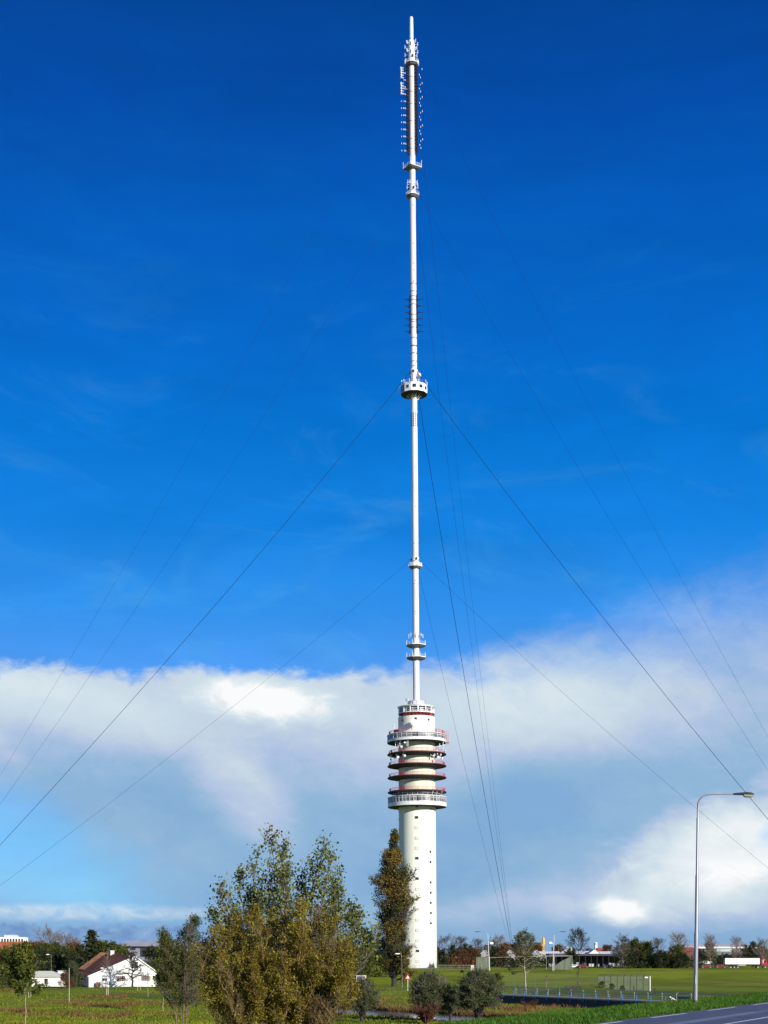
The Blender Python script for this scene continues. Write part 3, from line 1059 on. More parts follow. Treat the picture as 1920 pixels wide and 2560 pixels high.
# ribbed sleeve and equipment above the cabin
sl = MB()
sl.lathe([(MR * .9, hl(966)), (8.6 * S, hl(965.8)), (8.6 * S, hl(938)), (9.9 * S, hl(936.5)), (9.9 * S, hl(933.5)), (8.9 * S, hl(933)), (8.9 * S, hl(930)), (9.8 * S, hl(929.5)), (9.8 * S, hl(926)), (8.5 * S, hl(925)), (MR * .9, hl(921))], 28)
sleeve = sl.build('sleeve', M_WHITE, tower, smooth=True)
for k in range(14):
    w = MB(); w.box(pol(8.75 * S, 360 / 14 * k + 6, (hl(965) + hl(938)) / 2), (0.1, 0.14, 3.9), rz=R(360 / 14 * k + 6)); w.build('rib', M_STEEL, sleeve)
for k in range(3):
    w = MB(); w.box(pol(9.4 * S, 16 + 120 * k - (24 if k == 0 else 0), hl(931)), (0.7, 0.5, 1.0), rz=R(16 + 120 * k)); w.build('lug', M_DARK, sleeve)
eq = MB()
for s_ in (0, 1):
    eq.bar(pol((11 + 4.5 * s_) * S, 62, hl(967)), pol((11 + 3.5 * s_) * S, 62, hl(932 + 8 * s_)), 0.13)
for k in range(9):
    eq.bar(pol(11 * S, 62, hl(964 - k * 3.4)), pol(15 * S, 62, hl(964 - k * 3.4)), 0.09)
eq.box(pol(12.5 * S, 62, hl(935)), (0.5, 0.5, 0.9), rz=0)
eq.box(pol(16.5 * S, 70, hl(941)), (0.55, 0.3, 0.8), rz=0.4)
eq.build('equipment_rack', M_PINK, tower)
dish(1034 + 15, 942, 0.45, 3.2, 30, name='dish_antenna')
# perforated sleeve below the cabin
ps = MB(); ps.lathe([(MR * .95, hl(1070.5)), (8.5 * S, hl(1070)), (8.5 * S, hl(1069)), (8.1 * S, hl(1068.9)), (8.1 * S, hl(1032)), (8.5 * S, hl(1031.8)), (8.5 * S, hl(1030)), (MR * .95, hl(1029.5))], 24)
pso = ps.build('slatted_sleeve', M_WHITE, tower, smooth=True)
for k in range(10):
    a = 36 * k - 52
    w = MB()
    for j in range(8):
        w.box(pol(8.3 * S, a, hl(1066 - j * 4.4)), (0.26, 0.16, 0.42), rz=R(a))
    w.bar(pol(8.5 * S, a + 7, hl(1069)), pol(8.5 * S, a + 7, hl(1032)), 0.07)
    w.build('slot_row', M_DSTEEL, pso)
rodb = 0
M_ROD = mat('rod_blue_black', (0.016, 0.020, 0.035), 0.8, spec=0.15)
# rows of horizontal rods at mid height
for k in range(6):
    y = 400 + (1535 + k * 71) / 4.425
    for dg, ln, dy in ((-100, 24, 0), (-68, 20, 6), (-118, 16, 3), (100, 28, 0), (70, 20, 5), (120, 22, -3)):
        w = MB()
        z = hl(y + dy)
        w.bar(pol(MR * .9, dg, z), pol(ln * S, dg, z), 0.13)
        w.bar(pol(11 * S, dg, z - .45), pol(11 * S, dg, z + .45), 0.12)
        w.build('antenna_rod', M_ROD, tower)
        rodb += 1
for dg in (-90, -60, 60, 90):
    w = MB()
    w.bar(pol(MR * 1.25, dg, hl(835)), pol(MR * 1.25, dg, hl(735)), 0.16)
    for j in range(22):
        z = hl(834) + j * 0.7
        w.bar(pol(MR * .9, dg, z), pol(MR * 1.35, dg, z), 0.10)
    w.build('antenna_frame', M_ROD, tower)
w = MB()
for j in range(20):
    surf_box(w, MR, 52, hl(830 - j * 4.6), 0.18, 0.34, 0.16)
w.build('step_iron', M_DSTEEL, tower)

# upper collar with deck, square platform
collar(469.5, 476, 9.4 * S)
octo_deck(490, 16.8 * S, m=12, off=15, whip=False, depth=1.1)
for dg, yy in ((-80, 461), (-60, 457), (-95, 467), (75, 463), (60, 458), (95, 467), (-30, 459), (40, 462)):
    w = MB(); rr = 13.5 * S
    w.bar(pol(rr, dg, hl(yy + 5)), pol(rr, dg, hl(yy - 4)), .16); w.bar(pol(MR * .9, dg, hl(yy + 1)), pol(rr, dg, hl(yy + 1)), .09)
    w.build('whip_antenna', M_WHITE, tower)
z = hl(421)
sq = MB()
sqr = 24 * S
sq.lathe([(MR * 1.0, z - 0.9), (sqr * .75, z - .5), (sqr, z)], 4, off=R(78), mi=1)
sq.lathe([(sqr, z), (sqr, z + .2), (MR * .9, z + .25)], 4, off=R(78), mi=0)
sqo = sq.build('square_platform', [M_WHITE, M_DSTEEL2], tower)
w = MB()
cr = [pol(sqr * .97, 78 + 90 * k, z + .2) for k in range(5)]
for hh in (.4, .8, 1.2):
    w.tube([c + Vector((0, 0, hh)) for c in cr], .045, 4, caps=False)
for c0, c1 in zip(cr[:-1], cr[1:]):
    for t in np.linspace(0, 1, 6)[:-1]:
        p = c0.lerp(c1, float(t)); w.bar(p, p + Vector((0, 0, 1.3 if t else 2.6)), .07 if t else .12)
w.build('railing', M_WHITE, sqo)
# antenna field: dark backing panels and white cross dipoles round the top tube
rng = random.Random(4)
for dg in (-108, -80, -52, 52, 80, 108, 160):
    w = MB()
    for j in range(26):
        y = 168 + j * 8.4
        z = hl(y)
        w.box(pol(11.6 * S, dg, z), (0.16, 1.2, 0.22), rz=R(dg))
        w.bar(pol(MR * .8, dg, z), pol(14.5 * S, dg, z), .13)
        w.bar(pol(13.5 * S, dg - 9, z - .6), pol(13.5 * S, dg + 9, z + .6), .08)
    w.bar(pol(10.2 * S, dg, hl(388)), pol(10.2 * S, dg, hl(165)), .24)
    w.bar(pol(13.4 * S, dg, hl(388)), pol(13.4 * S, dg, hl(165)), .16)
    w.build('antenna_rack', M_ROD, tower)
w = MB()
for j in range(38):
    for dg in (-50, 50, 22):
        surf_box(w, MR * .97, dg, hl(170 + j * 5.6 + (dg == 22) * 2), .15, .26, .14)
w.build('step_iron', M_DSTEEL, tower)
for (x_off, y0_, st, n_) in ((25.5, 180, 35, 7), (21.3, 199, 17.6, 12), (18.5, 195, 35, 6), (-16.5, 192, 17.6, 12), (-19.5, 207, 17.6, 11), (-21.5, 275, 17.6, 6), (-26.5, 258, 17.6, 8)):
    for k in range(n_):
        y = y0_ + k * st
        if y > 386: break
        rr = 28 * S if abs(x_off) > 24 else 23 * S
        dg = math.degrees(math.asin(max(-1, min(1, x_off * S / rr))))
        cross_dipole(rr, dg, y, 0.27 if x_off < 0 else 0.33, inner=9 * S)
for grp in ((174, 198), (212, 238)):
    w = MB()
    rr = 27 * S
    for a_ in (-78, -70):
        w.bar(pol(rr, a_, hl(grp[1])), pol(rr, a_, hl(grp[0])), .12)
        for k in range(5):
            zz = hl(grp[0] + (grp[1] - grp[0]) * k / 4)
            w.bar(pol(rr * .8, a_, zz), pol(rr * 1.08, a_, zz), .11)
            w.bar(pol(rr * 1.06, a_, zz - .35), pol(rr * 1.06, a_, zz + .35), .12)
    w.bar(pol(MR * .9, -74, hl((grp[0] + grp[1]) / 2)), pol(rr, -74, hl((grp[0] + grp[1]) / 2)), .12)
    w.build('ladder_antenna', M_WHITE, tower)
# top collar, its deck, upper cylinder with whips and the slim tip
octo_deck(161, 17.4 * S, m=12, off=15, whip=False, depth=1.0)
b_ = MB()
b_.lathe([(MR * .93, hl(168)), (7.6 * S, hl(158)), (7.6 * S, hl(147)), (8.4 * S, hl(146.5)), (8.4 * S, hl(143)), (6.5 * S, hl(142.5)), (6.5 * S, hl(141)), (8.2 * S, hl(140.5)), (8.2 * S, hl(104)), (7.2 * S, hl(102)), (3.6 * S, hl(101.5)), (3.6 * S, hl(97))], 24)
b_.build('upper_cylinder', M_WHITE, tower, smooth=True)
collar(141.5, 146, 8.8 * S)
b_ = MB()
b_.lathe([(2.0 * S, hl(97.5)), (5.0 * S, hl(97)), (4.9 * S, hl(75)), (4.7 * S, hl(60)), (4.4 * S, hl(45)), (3.2 * S, hl(42.8)), (.01, hl(42))], 12)
b_.build('tip', M_WHITE, tower)
for yy in (110, 130):
    for dg, rr, up_ in ((-100, 16.5, 6), (-72, 13, -2), (-50, 13, 1), (52, 13, -3), (76, 16, 3), (104, 14, 8), (0, 11, 2), (150, 12, 0)):
        w = MB(); w.bar(pol(rr * S, dg, hl(yy + up_ + 4)), pol(rr * S, dg, hl(yy + up_ - 5)), .17)
        w.bar(pol(MR * .9, dg, hl(yy + up_)), pol(rr * S, dg, hl(yy + up_)), .10)
        w.build('whip_antenna', M_WHITE, tower)
for dg in (-95, -80, -60, 60, 82, 98):
    w = MB(); w.bar(pol(17.5 * S, dg, hl(164)), pol(17.5 * S, dg, hl(152)), .18); w.build('whip_antenna', M_WHITE, tower)

# ------------------------------------------------------------------ guy cables
ANCH = {'left': 16 - 120, 'right': 16 + 120, 'far': 16}
ctr = Vector((13.3, 577, 0))
Mt = Matrix.Translation(tower.location) @ Matrix.Rotation(R(-0.43), 4, 'Y')
anchors = {}
for k, az in ANCH.items():
    anchors[k] = ctr + Vector((math.sin(R(az)), math.cos(R(az)), 0)) * 200 + Vector((0, 0, 0.8))
LV = [(1399, 9.5, 0.072, 'lowest collar above the concrete', 3.5), (931, 9.6, 0.155, 'collar over the round cabin', 5.0), (473, 9.2, 0.066, 'upper guy collar below the antennas', 6.0), (144, 8.6, 0.060, 'topmost collar near the tip', 7.0)]
SIDE = {'left': 'falling left', 'right': 'falling right', 'far': 'falling steeply behind the tower'}
for yy, rr, th, txt, sag in LV:
    for k, az in ANCH.items():
        d = Vector((math.sin(R(az)), math.cos(R(az)), 0))
        a = Mt @ Vector((0, 0, hl(yy)))
        a += d * rr * S
        e = anchors[k]
        cbm = MB()
        pts = []
        for i in range(25):
            t = i / 24
            p = a.lerp(e, t)
            p = p - Vector((0, 0, 4 * sag * t * (1 - t)))
            pts.append(p - e)
        cbm.tube(pts, th / 2 * (1.0 if k != 'far' else 1.25), 5)
        tag(cbm.build('guy_cable', M_CABLE, None, loc=e), 'guy cable %s from the %s' % (SIDE[k], txt), 'cable', 'guy cables of the tower')
for k, e in anchors.items():
    if k == 'far':
        b_ = MB()
        b_.box((0, 0, -0.2), (5, 5, 2.2)); b_.box((0, 0, 1.1), (2.6, 2.6, 0.8))
        o = b_.build('anchor_block', mat('anchor_concrete', (0.35, 0.34, 0.31), 0.9), None, loc=(e.x, e.y, 0.3))
        tag(o, 'concrete block on the field where the far guy cables meet', 'anchor')
# ------------------------------------------------------------------ vegetation
class Soup:
    """quads of a tree: tubes for wood, small diamonds for leaves"""
    def __init__(self):
        self.v = []; self.q = []; self.n = 0

    def tube(self, pts, r0, r1, sides=4):
        pts = np.asarray(pts, float)
        k = len(pts)
        d = np.gradient(pts, axis=0)
        d /= np.linalg.norm(d, axis=1)[:, None] + 1e-9
        ref = np.array([0.31, 0.95, 0.05]) if abs(d[0][2]) > 0.8 else np.array([0.0, 0.0, 1.0])
        u = np.cross(d, ref); u /= np.linalg.norm(u, axis=1)[:, None] + 1e-9
        w = np.cross(d, u)
        rr = np.linspace(r0, r1, k)[:, None]
        a = np.arange(sides) * 2 * np.pi / sides
        V_ = (pts[:, None, :] + rr[:, None] * (np.cos(a)[None, :, None] * u[:, None, :] + np.sin(a)[None, :, None] * w[:, None, :])).reshape(-1, 3)
        i = np.arange(k - 1)[:, None] * sides; j = np.arange(sides)[None, :]; j2 = (j + 1) % sides
        Q_ = np.stack([i + j, i + j2, i + j2 + sides, i + j + sides], -1).reshape(-1, 4)
        self.v.append(V_); self.q.append(Q_ + self.n); self.n += len(V_)

    def leaves(self, c, size, rs, aspect=0.62, droop=0.0, vary=0.35, up=None):
        c = np.asarray(c, float)
        k = len(c)
        if k == 0: return
        a = rs.normal(size=(k, 3)); a[:, 2] -= droop
        if up is not None:
            a = a * 0.5 + np.array(up)[None, :]
        a /= np.linalg.norm(a, axis=1)[:, None]
        b_ = rs.normal(size=(k, 3)); b_ = np.cross(a, b_); b_ /= np.linalg.norm(b_, axis=1)[:, None] + 1e-9
        s_ = size * (1 + vary * rs.normal(size=(k, 1))).clip(0.35, 2)
        V_ = np.stack([c, c + a * s_ * 0.5 + b_ * s_ * aspect * 0.5, c + a * s_, c + a * s_ * 0.5 - b_ * s_ * aspect * 0.5], 1).reshape(-1, 3)
        Q_ = np.arange(k * 4).reshape(-1, 4)
        self.v.append(V_); self.q.append(Q_ + self.n); self.n += len(V_)

    def build(self, name, m, parent, mi=None):
        return np_mesh(name, np.concatenate(self.v), np.concatenate(self.q), m, parent=parent)


def nrm(v):
    return v / (np.linalg.norm(v) + 1e-9)


def branch(rs, p, d, L, k, wob, lift):
    pts = [p]
    d = nrm(d)
    for i in range(k):
        d = nrm(d + rs.normal(size=3) * wob + np.array([0, 0, lift]))
        p = p + d * L / k
        pts.append(p)
    return np.array(pts)


def crown_noise(p, sc, seed):
    return mnoise.noise(Vector((p[0] * sc + seed * 7.1, p[1] * sc - seed * 3.3, p[2] * sc)))


def grow(seed, h, tr, cb, env, elev, nprim, nsec, ntw, leafn, leaf, bark_m, leaf_m, name, stems=1, stem_spread=0.0, lift=0.05, wob=0.12,
         twig_r=0.02, gap=0.0, gapscale=0.5, aspect=0.62, droop=0.0, sec_len=0.45, tw_len=0.22, limb_r=0.4, parent=None, twig_m=None, top_taper=0.25, leafspread=0.12, stem_h=None, sides=6, parts=('trunk', 'crown'), tops=None, twob=1.0):
    if tops: stems = len(tops)
    rs = np.random.RandomState(seed)
    wood = Soup(); crown = Soup(); lv = []
    for st in range(stems):
        hh = h if st == 0 else h * rs.uniform(0.6, 0.95)
        if stem_h: hh = h * stem_h[st % len(stem_h)]
        az0 = 2 * np.pi * st / max(stems, 1) + rs.uniform(-0.3, 0.3)
        lean = stem_spread * (0 if stems == 1 else rs.uniform(0.5, 1.0))
        k = 10
        tp = []
        ox = np.array([math.cos(az0), math.sin(az0), 0]) * (tr * 0.9 if stems > 1 else 0)
        w = rs.normal(size=(k + 1, 3)) * 0.018 * hh * twob; w[0] = 0
        vx, vy = math.cos(az0) * lean * hh, math.sin(az0) * lean * hh
        if tops: vx, vy, hh = tops[st]
        for i in range(k + 1):
            t = i / k
            tp.append(ox + np.array([vx * t ** (0.8 if tops else 1.2), vy * t ** 1.2, hh * t]) + w[i] * (0.3 + t) * (0.6 if i % 2 else 1))
        tp = np.array(tp)
        tp[:, 2] = np.maximum.accumulate(tp[:, 2])
        rr = tr * (1.0 if stems == 1 else 0.62)
        wood.tube(np.vstack([tp[0] - np.array([0, 0, 0.3]), tp]), rr * 1.15, rr * top_taper * 0.3, sides)
        for i in range(nprim):
            t = cb / hh + (0.985 - cb / hh) * (i + rs.uniform(0, 0.9)) / nprim if cb < hh else 0.9
            f = t * k
            i0 = min(int(f), k - 1)
            p = tp[i0] * (1 - (f - i0)) + tp[i0 + 1] * (f - i0)
            tc_ = (t - cb / hh) / (1 - cb / hh)
            L = env(tc_) * rs.uniform(0.75, 1.1) * (1.0 if stems == 1 else 0.75)
            az = i * 2.399 + rs.uniform(-0.5, 0.5)
            el = R(elev(tc_) if callable(elev) else elev) + rs.normal() * 0.1
            d = np.array([math.cos(az) * math.cos(el), math.sin(az) * math.cos(el), math.sin(el)])
            pts = branch(rs, p, d, L, 5, wob, lift)
            wood.tube(pts, rr * limb_r * (1 - 0.75 * t) + twig_r, twig_r, 4)
            for j in range(nsec):
                u = 0.2 + 0.8 * (j + rs.uniform(0, 0.9)) / nsec
                g_ = u * 5; g0 = min(int(g_), 4)
                q_ = pts[g0] * (1 - (g_ - g0)) + pts[g0 + 1] * (g_ - g0)
                dd = nrm(nrm(pts[g0 + 1] - pts[g0]) + rs.normal(size=3) * 0.55)
                L2 = L * sec_len * (1.15 - u * 0.6)
                p2 = branch(rs, q_, dd, L2, 3, wob, lift)
                crown.tube(p2, twig_r * 1.1, twig_r * 0.6, 3)
                for m_ in range(ntw):
                    s_ = 0.25 + 0.75 * rs.uniform()
                    g2 = s_ * 3; g3 = min(int(g2), 2)
                    q2 = p2[g3] * (1 - (g2 - g3)) + p2[g3 + 1] * (g2 - g3)
                    d3 = nrm(nrm(p2[g3 + 1] - p2[g3]) + rs.normal(size=3) * 0.6)
                    p3 = branch(rs, q2, d3, L * tw_len, 2, wob, lift)
                    crown.tube(p3, twig_r * 0.7, twig_r * 0.35, 3)
                    if leafn:
                        if gap and crown_noise(q2, gapscale, seed) < gap:
                            continue
                        uu = rs.uniform(size=(leafn, 1)) * 2
                        i1 = np.minimum(uu.astype(int), 1)[:, 0]
                        fr = uu - i1[:, None]
                        c_ = p3[i1] * (1 - fr) + p3[i1 + 1] * fr + rs.normal(size=(leafn, 3)) * leafspread
                        lv.append(c_)
    nwood_c = crown.n
    if parent is None:
        parent = empty(name, (0, 0, 0))
    twig_m = twig_m or bark_m
    wood.build(parts[0], bark_m, parent)
    if lv:
        nq = sum(len(x) for x in crown.q)
        crown.leaves(np.concatenate(lv), leaf, rs, aspect, droop)
        tot = sum(len(x) for x in crown.q)
        mi = np.zeros(tot, int); mi[nq:] = 1
        np_mesh(parts[1], np.concatenate(crown.v), np.concatenate(crown.q), [twig_m, leaf_m], mi=mi, parent=parent)
    else:
        np_mesh(parts[1], np.concatenate(crown.v), np.concatenate(crown.q), [twig_m], parent=parent)
    allz = np.concatenate([v_[:, 2] for v_ in crown.v])
    parent['h'] = float(np.percentile(allz, 99.6))
    return parent


B_GREY = mat('bark_grey', (0.16, 0.13, 0.12), 0.9, (0.09, 0.07, 0.065), 6.0)
B_DARK = mat('bark_dark', (0.045, 0.035, 0.035), 0.9, (0.025, 0.02, 0.02), 5.0)
B_PALE = mat('bark_pale', (0.36, 0.31, 0.24), 0.85, (0.20, 0.16, 0.12), 6.0)
B_TWIG = mat('twig_brown', (0.24, 0.19, 0.16), 0.9, (0.14, 0.10, 0.085), 4.0)
B_OLIVE = mat('twig_olive', (0.22, 0.15, 0.05), 0.9, (0.08, 0.05, 0.02), 2.0)
L_DARK = leafmat('leaf_dark_green', [(0.010, 0.016, 0.005), (0.020, 0.030, 0.008), (0.038, 0.048, 0.012), (0.065, 0.070, 0.018)], 0.15)
L_GREEN = leafmat('leaf_green', [(0.025, 0.036, 0.005), (0.055, 0.072, 0.008), (0.095, 0.110, 0.012), (0.16, 0.14, 0.02)], 0.25)
L_BROWN = leafmat('leaf_brown', [(0.07, 0.030, 0.010), (0.13, 0.055, 0.015), (0.17, 0.09, 0.02), (0.10, 0.09, 0.02)], 0.2)
L_RUST = leafmat('leaf_rust', [(0.09, 0.022, 0.010), (0.15, 0.045, 0.014), (0.10, 0.05, 0.02), (0.06, 0.045, 0.02)], 0.2)
L_MIX = leafmat('leaf_poplar_mixed', [(0.024, 0.034, 0.008), (0.060, 0.072, 0.014), (0.13, 0.100, 0.020), (0.23, 0.145, 0.035), (0.20, 0.140, 0.055)], 0.2, 0.16, 0.62)
L_OLIVE = leafmat('leaf_olive', [(0.065, 0.038, 0.004), (0.12, 0.080, 0.005), (0.175, 0.130, 0.007), (0.20, 0.17, 0.008), (0.29, 0.25, 0.016), (0.44, 0.38, 0.10)], 0.3, 0.7, 0.42)
L_FRESH = leafmat('leaf_aspen_green', [(0.022, 0.036, 0.006), (0.07, 0.09, 0.010), (0.15, 0.18, 0.02), (0.27, 0.28, 0.06), (0.22, 0.13, 0.02)], 0.35, 0.6, 0.2)
L_WILLOW = leafmat('leaf_willow', [(0.022, 0.032, 0.010), (0.050, 0.068, 0.018), (0.10, 0.115, 0.04), (0.21, 0.22, 0.13)], 0.25, 0.8, 0.3)
L_YELLOW = leafmat('leaf_yellow_green', [(0.08, 0.12, 0.008), (0.18, 0.22, 0.012), (0.34, 0.30, 0.02)], 0.3)

dome = lambda t: math.sqrt(max(0.02, 1 - (1.25 * t - 0.35) ** 2 / 0.85))

# prototypes, each 10 m tall
PRO = {}
hold = []


def proto(key, n, **kw):
    out = []
    for i in range(n):
        kk = dict(kw)
        o = grow(seed=kw.get('seed0', 10) + i * 13 + hash_(key), **{a: b_ for a, b_ in kk.items() if a != 'seed0'})
        out.append(o); hold.append(o)
    PRO[key] = out


def hash_(s_):
    return sum(ord(c) * (i + 3) for i, c in enumerate(s_)) % 997


proto('bare', 3, h=10, tr=0.22, cb=2.6, env=lambda t: 5.2 * dome(t), elev=lambda t: 26 + 40 * t, nprim=22, nsec=9, ntw=7, leafn=0, leaf=0.1, bark_m=B_TWIG, leaf_m=L_BROWN, name='bare_tree', twig_r=0.03, lift=0.05)
proto('baredark', 2, h=10, tr=0.22, cb=2.6, env=lambda t: 5.2 * dome(t), elev=lambda t: 26 + 40 * t, nprim=22, nsec=9, ntw=7, leafn=1, leaf=0.30, bark_m=B_GREY, leaf_m=L_DARK, name='leafless_tree', twig_r=0.024, lift=0.05, gap=-0.05)
proto('brown', 2, h=10, tr=0.22, cb=1.8, env=lambda t: 5.0 * dome(t), elev=lambda t: 14 + 48 * t, nprim=22, nsec=8, ntw=6, leafn=6, leaf=0.40, bark_m=B_GREY, leaf_m=L_BROWN, name='autumn_tree', twig_r=0.02, gap=-0.25, leafspread=0.25)
proto('rust', 1, h=10, tr=0.22, cb=1.0, env=lambda t: 5.2 * dome(t), elev=lambda t: 8 + 50 * t, nprim=22, nsec=8, ntw=6, leafn=6, leaf=0.42, bark_m=B_GREY, leaf_m=L_RUST, name='rust_tree', twig_r=0.02, gap=-0.3, leafspread=0.25)
proto('green', 3, h=10, tr=0.24, cb=1.4, env=lambda t: 5.3 * dome(t), elev=lambda t: 8 + 52 * t, nprim=24, nsec=8, ntw=6, leafn=7, leaf=0.40, bark_m=B_DARK, leaf_m=L_GREEN, name='green_tree', twig_r=0.02, gap=-0.25, leafspread=0.28)
proto('dark', 3, h=10, tr=0.24, cb=0.9, env=lambda t: 5.4 * dome(t), elev=lambda t: 5 + 52 * t, nprim=24, nsec=8, ntw=6, leafn=7, leaf=0.42, bark_m=B_DARK, leaf_m=L_DARK, name='dark_tree', twig_r=0.02, gap=-0.3, leafspread=0.28)


def conifer(seed, name='spruce_tree', h=10.0, r=2.6):
    rs = np.random.RandomState(seed)
    root = empty(name, (0, 0, 0))
    wd = Soup(); cr = Soup()
    wd.tube([(0, 0, -.3), (0, 0, h * .5), (0.05, 0, h)], .16, .02, 6)
    pts = []
    nt_ = 26
    for i in range(nt_):
        z = 0.8 + (h - 1.0) * i / nt_
        L = r * (1 - (z - 0.8) / (h - 0.6)) ** 0.8 * rs.uniform(.75, 1.15)
        for k in range(8):
            a = rs.uniform(0, 2 * np.pi)
            l = L * rs.uniform(.6, 1.1)
            e = np.array([math.cos(a) * l, math.sin(a) * l, -0.12 * l + 0.25])
            p0 = np.array([0, 0, z]); p1 = p0 + e * .5 + np.array([0, 0, -.1]); p2 = p0 + e
            cr.tube([p0, p1, p2], .035, .015, 3)
            for m_ in range(9):
                t = rs.uniform(.15, 1)
                pts.append(p0 + e * t + rs.normal(size=3) * np.array([.10, .10, .07]) * (1 + l * .3))
    wd.build('trunk', B_DARK, root)
    nq = sum(len(x) for x in cr.q)
    cr.leaves(np.array(pts), .42, rs, .45, .5)
    tot = sum(len(x) for x in cr.q)
    mi = np.zeros(tot, int); mi[nq:] = 1
    np_mesh('crown', np.concatenate(cr.v), np.concatenate(cr.q), [B_DARK, L_DARK], mi=mi, parent=root)
    root['h'] = h
    return root


PRO['spruce'] = [conifer(5)]
hold += PRO['spruce']
proto('pollard', 2, h=10, tr=0.45, cb=1.0, env=lambda t: 5.6 * dome(t * 0.9), elev=lambda t: -8 + 80 * t, nprim=34, nsec=9, ntw=8, leafn=8, leaf=0.36, bark_m=B_DARK, leaf_m=L_WILLOW, name='willow_bush', twig_r=0.022, gap=-0.42, leafspread=0.25, aspect=0.3, lift=0.03)


def round_bush(seed, name='willow_bush', h=10.0, rad=4.3):
    rs = np.random.RandomState(seed)
    root = empty(name, (0, 0, 0))
    wd = Soup(); cr = Soup(); lv = []
    wd.tube([(0, 0, -.5), (0.1, 0, 1.0), (-.05, 0.05, 2.2)], .55, .5, 8)
    zc = 5.4
    for i in range(230):
        d = rs.normal(size=3); d /= np.linalg.norm(d)
        if d[2] < -0.55: d[2] *= -1
        rr_ = rad * rs.uniform(.62, 1.16)
        e = np.array([d[0] * rr_, d[1] * rr_, zc + d[2] * (h - zc) * rs.uniform(.72, 1.06) if d[2] > 0 else zc + d[2] * 4.6])
        p0 = np.array([rs.normal() * .3, rs.normal() * .3, rs.uniform(1.2, 2.6)])
        m_ = (p0 + e) / 2 + np.array([0, 0, .9]) + rs.normal(size=3) * .25
        pts = np.array([p0, (p0 + m_) / 2 + [0, 0, .15], m_, (m_ + e) / 2 + [0, 0, .2], e])
        wd.tube(pts, .09, .02, 3)
        for j in range(16):
            t = rs.uniform(.35, 1.0) * 4; i0 = min(int(t), 3)
            q_ = pts[i0] * (1 - t + i0) + pts[i0 + 1] * (t - i0)
            dd = nrm(nrm(pts[i0 + 1] - pts[i0]) + rs.normal(size=3) * .5)
            p2 = branch(rs, q_, dd, rs.uniform(.6, 1.5), 2, .15, .03)
            cr.tube(p2, .025, .012, 3)
            if crown_noise(q_, .45, seed) < -.22: continue
            uu = rs.uniform(0, 2, size=(13, 1)); i1 = np.minimum(uu.astype(int), 1)[:, 0]; fr = uu - i1[:, None]
            lv.append(p2[i1] * (1 - fr) + p2[i1 + 1] * fr + rs.normal(size=(13, 3)) * .16)
    wd.build('trunk', B_DARK, root)
    nq = sum(len(x) for x in cr.q)
    cr.leaves(np.concatenate(lv), .36, rs, .28)
    tot = sum(len(x) for x in cr.q)
    mi = np.zeros(tot, int); mi[nq:] = 1
    np_mesh('crown', np.concatenate(cr.v), np.concatenate(cr.q), [B_TWIG, L_WILLOW], mi=mi, parent=root)
    root['h'] = h
    return root


PRO['round'] = [round_bush(3), round_bush(8)]
hold += PRO['round']
used_proto = {}
rcount = [0]
ref_kids = {}
for key, lst in PRO.items():
    for o in lst:
        ref_kids[o.name] = [c for c in COL.objects if c.parent == o]


def place(key, x, ytop, Y, label, cat='tree', group=None, wide=1.0, idx=None, ybase=None, name=None, rz=None):
    lst = PRO[key]
    rcount[0] += 1
    i = (rcount[0] if idx is None else idx) % len(lst)
    src = lst[i]
    xx = X(x, Y)
    z0 = H1(xx, Y) if ybase is None else E + (HY - ybase) / F * Y
    hgt = E + (HY - ytop) / F * Y - z0
    if src.name not in used_proto:
        o = src
        used_proto[src.name] = True
    else:
        o = src.copy(); COL.objects.link(o)
        if 'group' in o: del o['group']
        for ch in ref_kids[src.name]:
            c = ch.copy(); COL.objects.link(c); c.parent = o
            c.matrix_parent_inverse = ch.matrix_parent_inverse.copy()
    s_ = hgt / src['h']; sw_ = hgt / 10.0
    o.location = (xx, Y, z0 - 0.05)
    o.scale = (sw_ * wide * .82, sw_ * wide * .82, s_)
    o.rotation_euler = (0, 0, (rcount[0] * 2.1) % 6.28 if rz is None else rz)
    tag(o, label, cat, group)
    return o


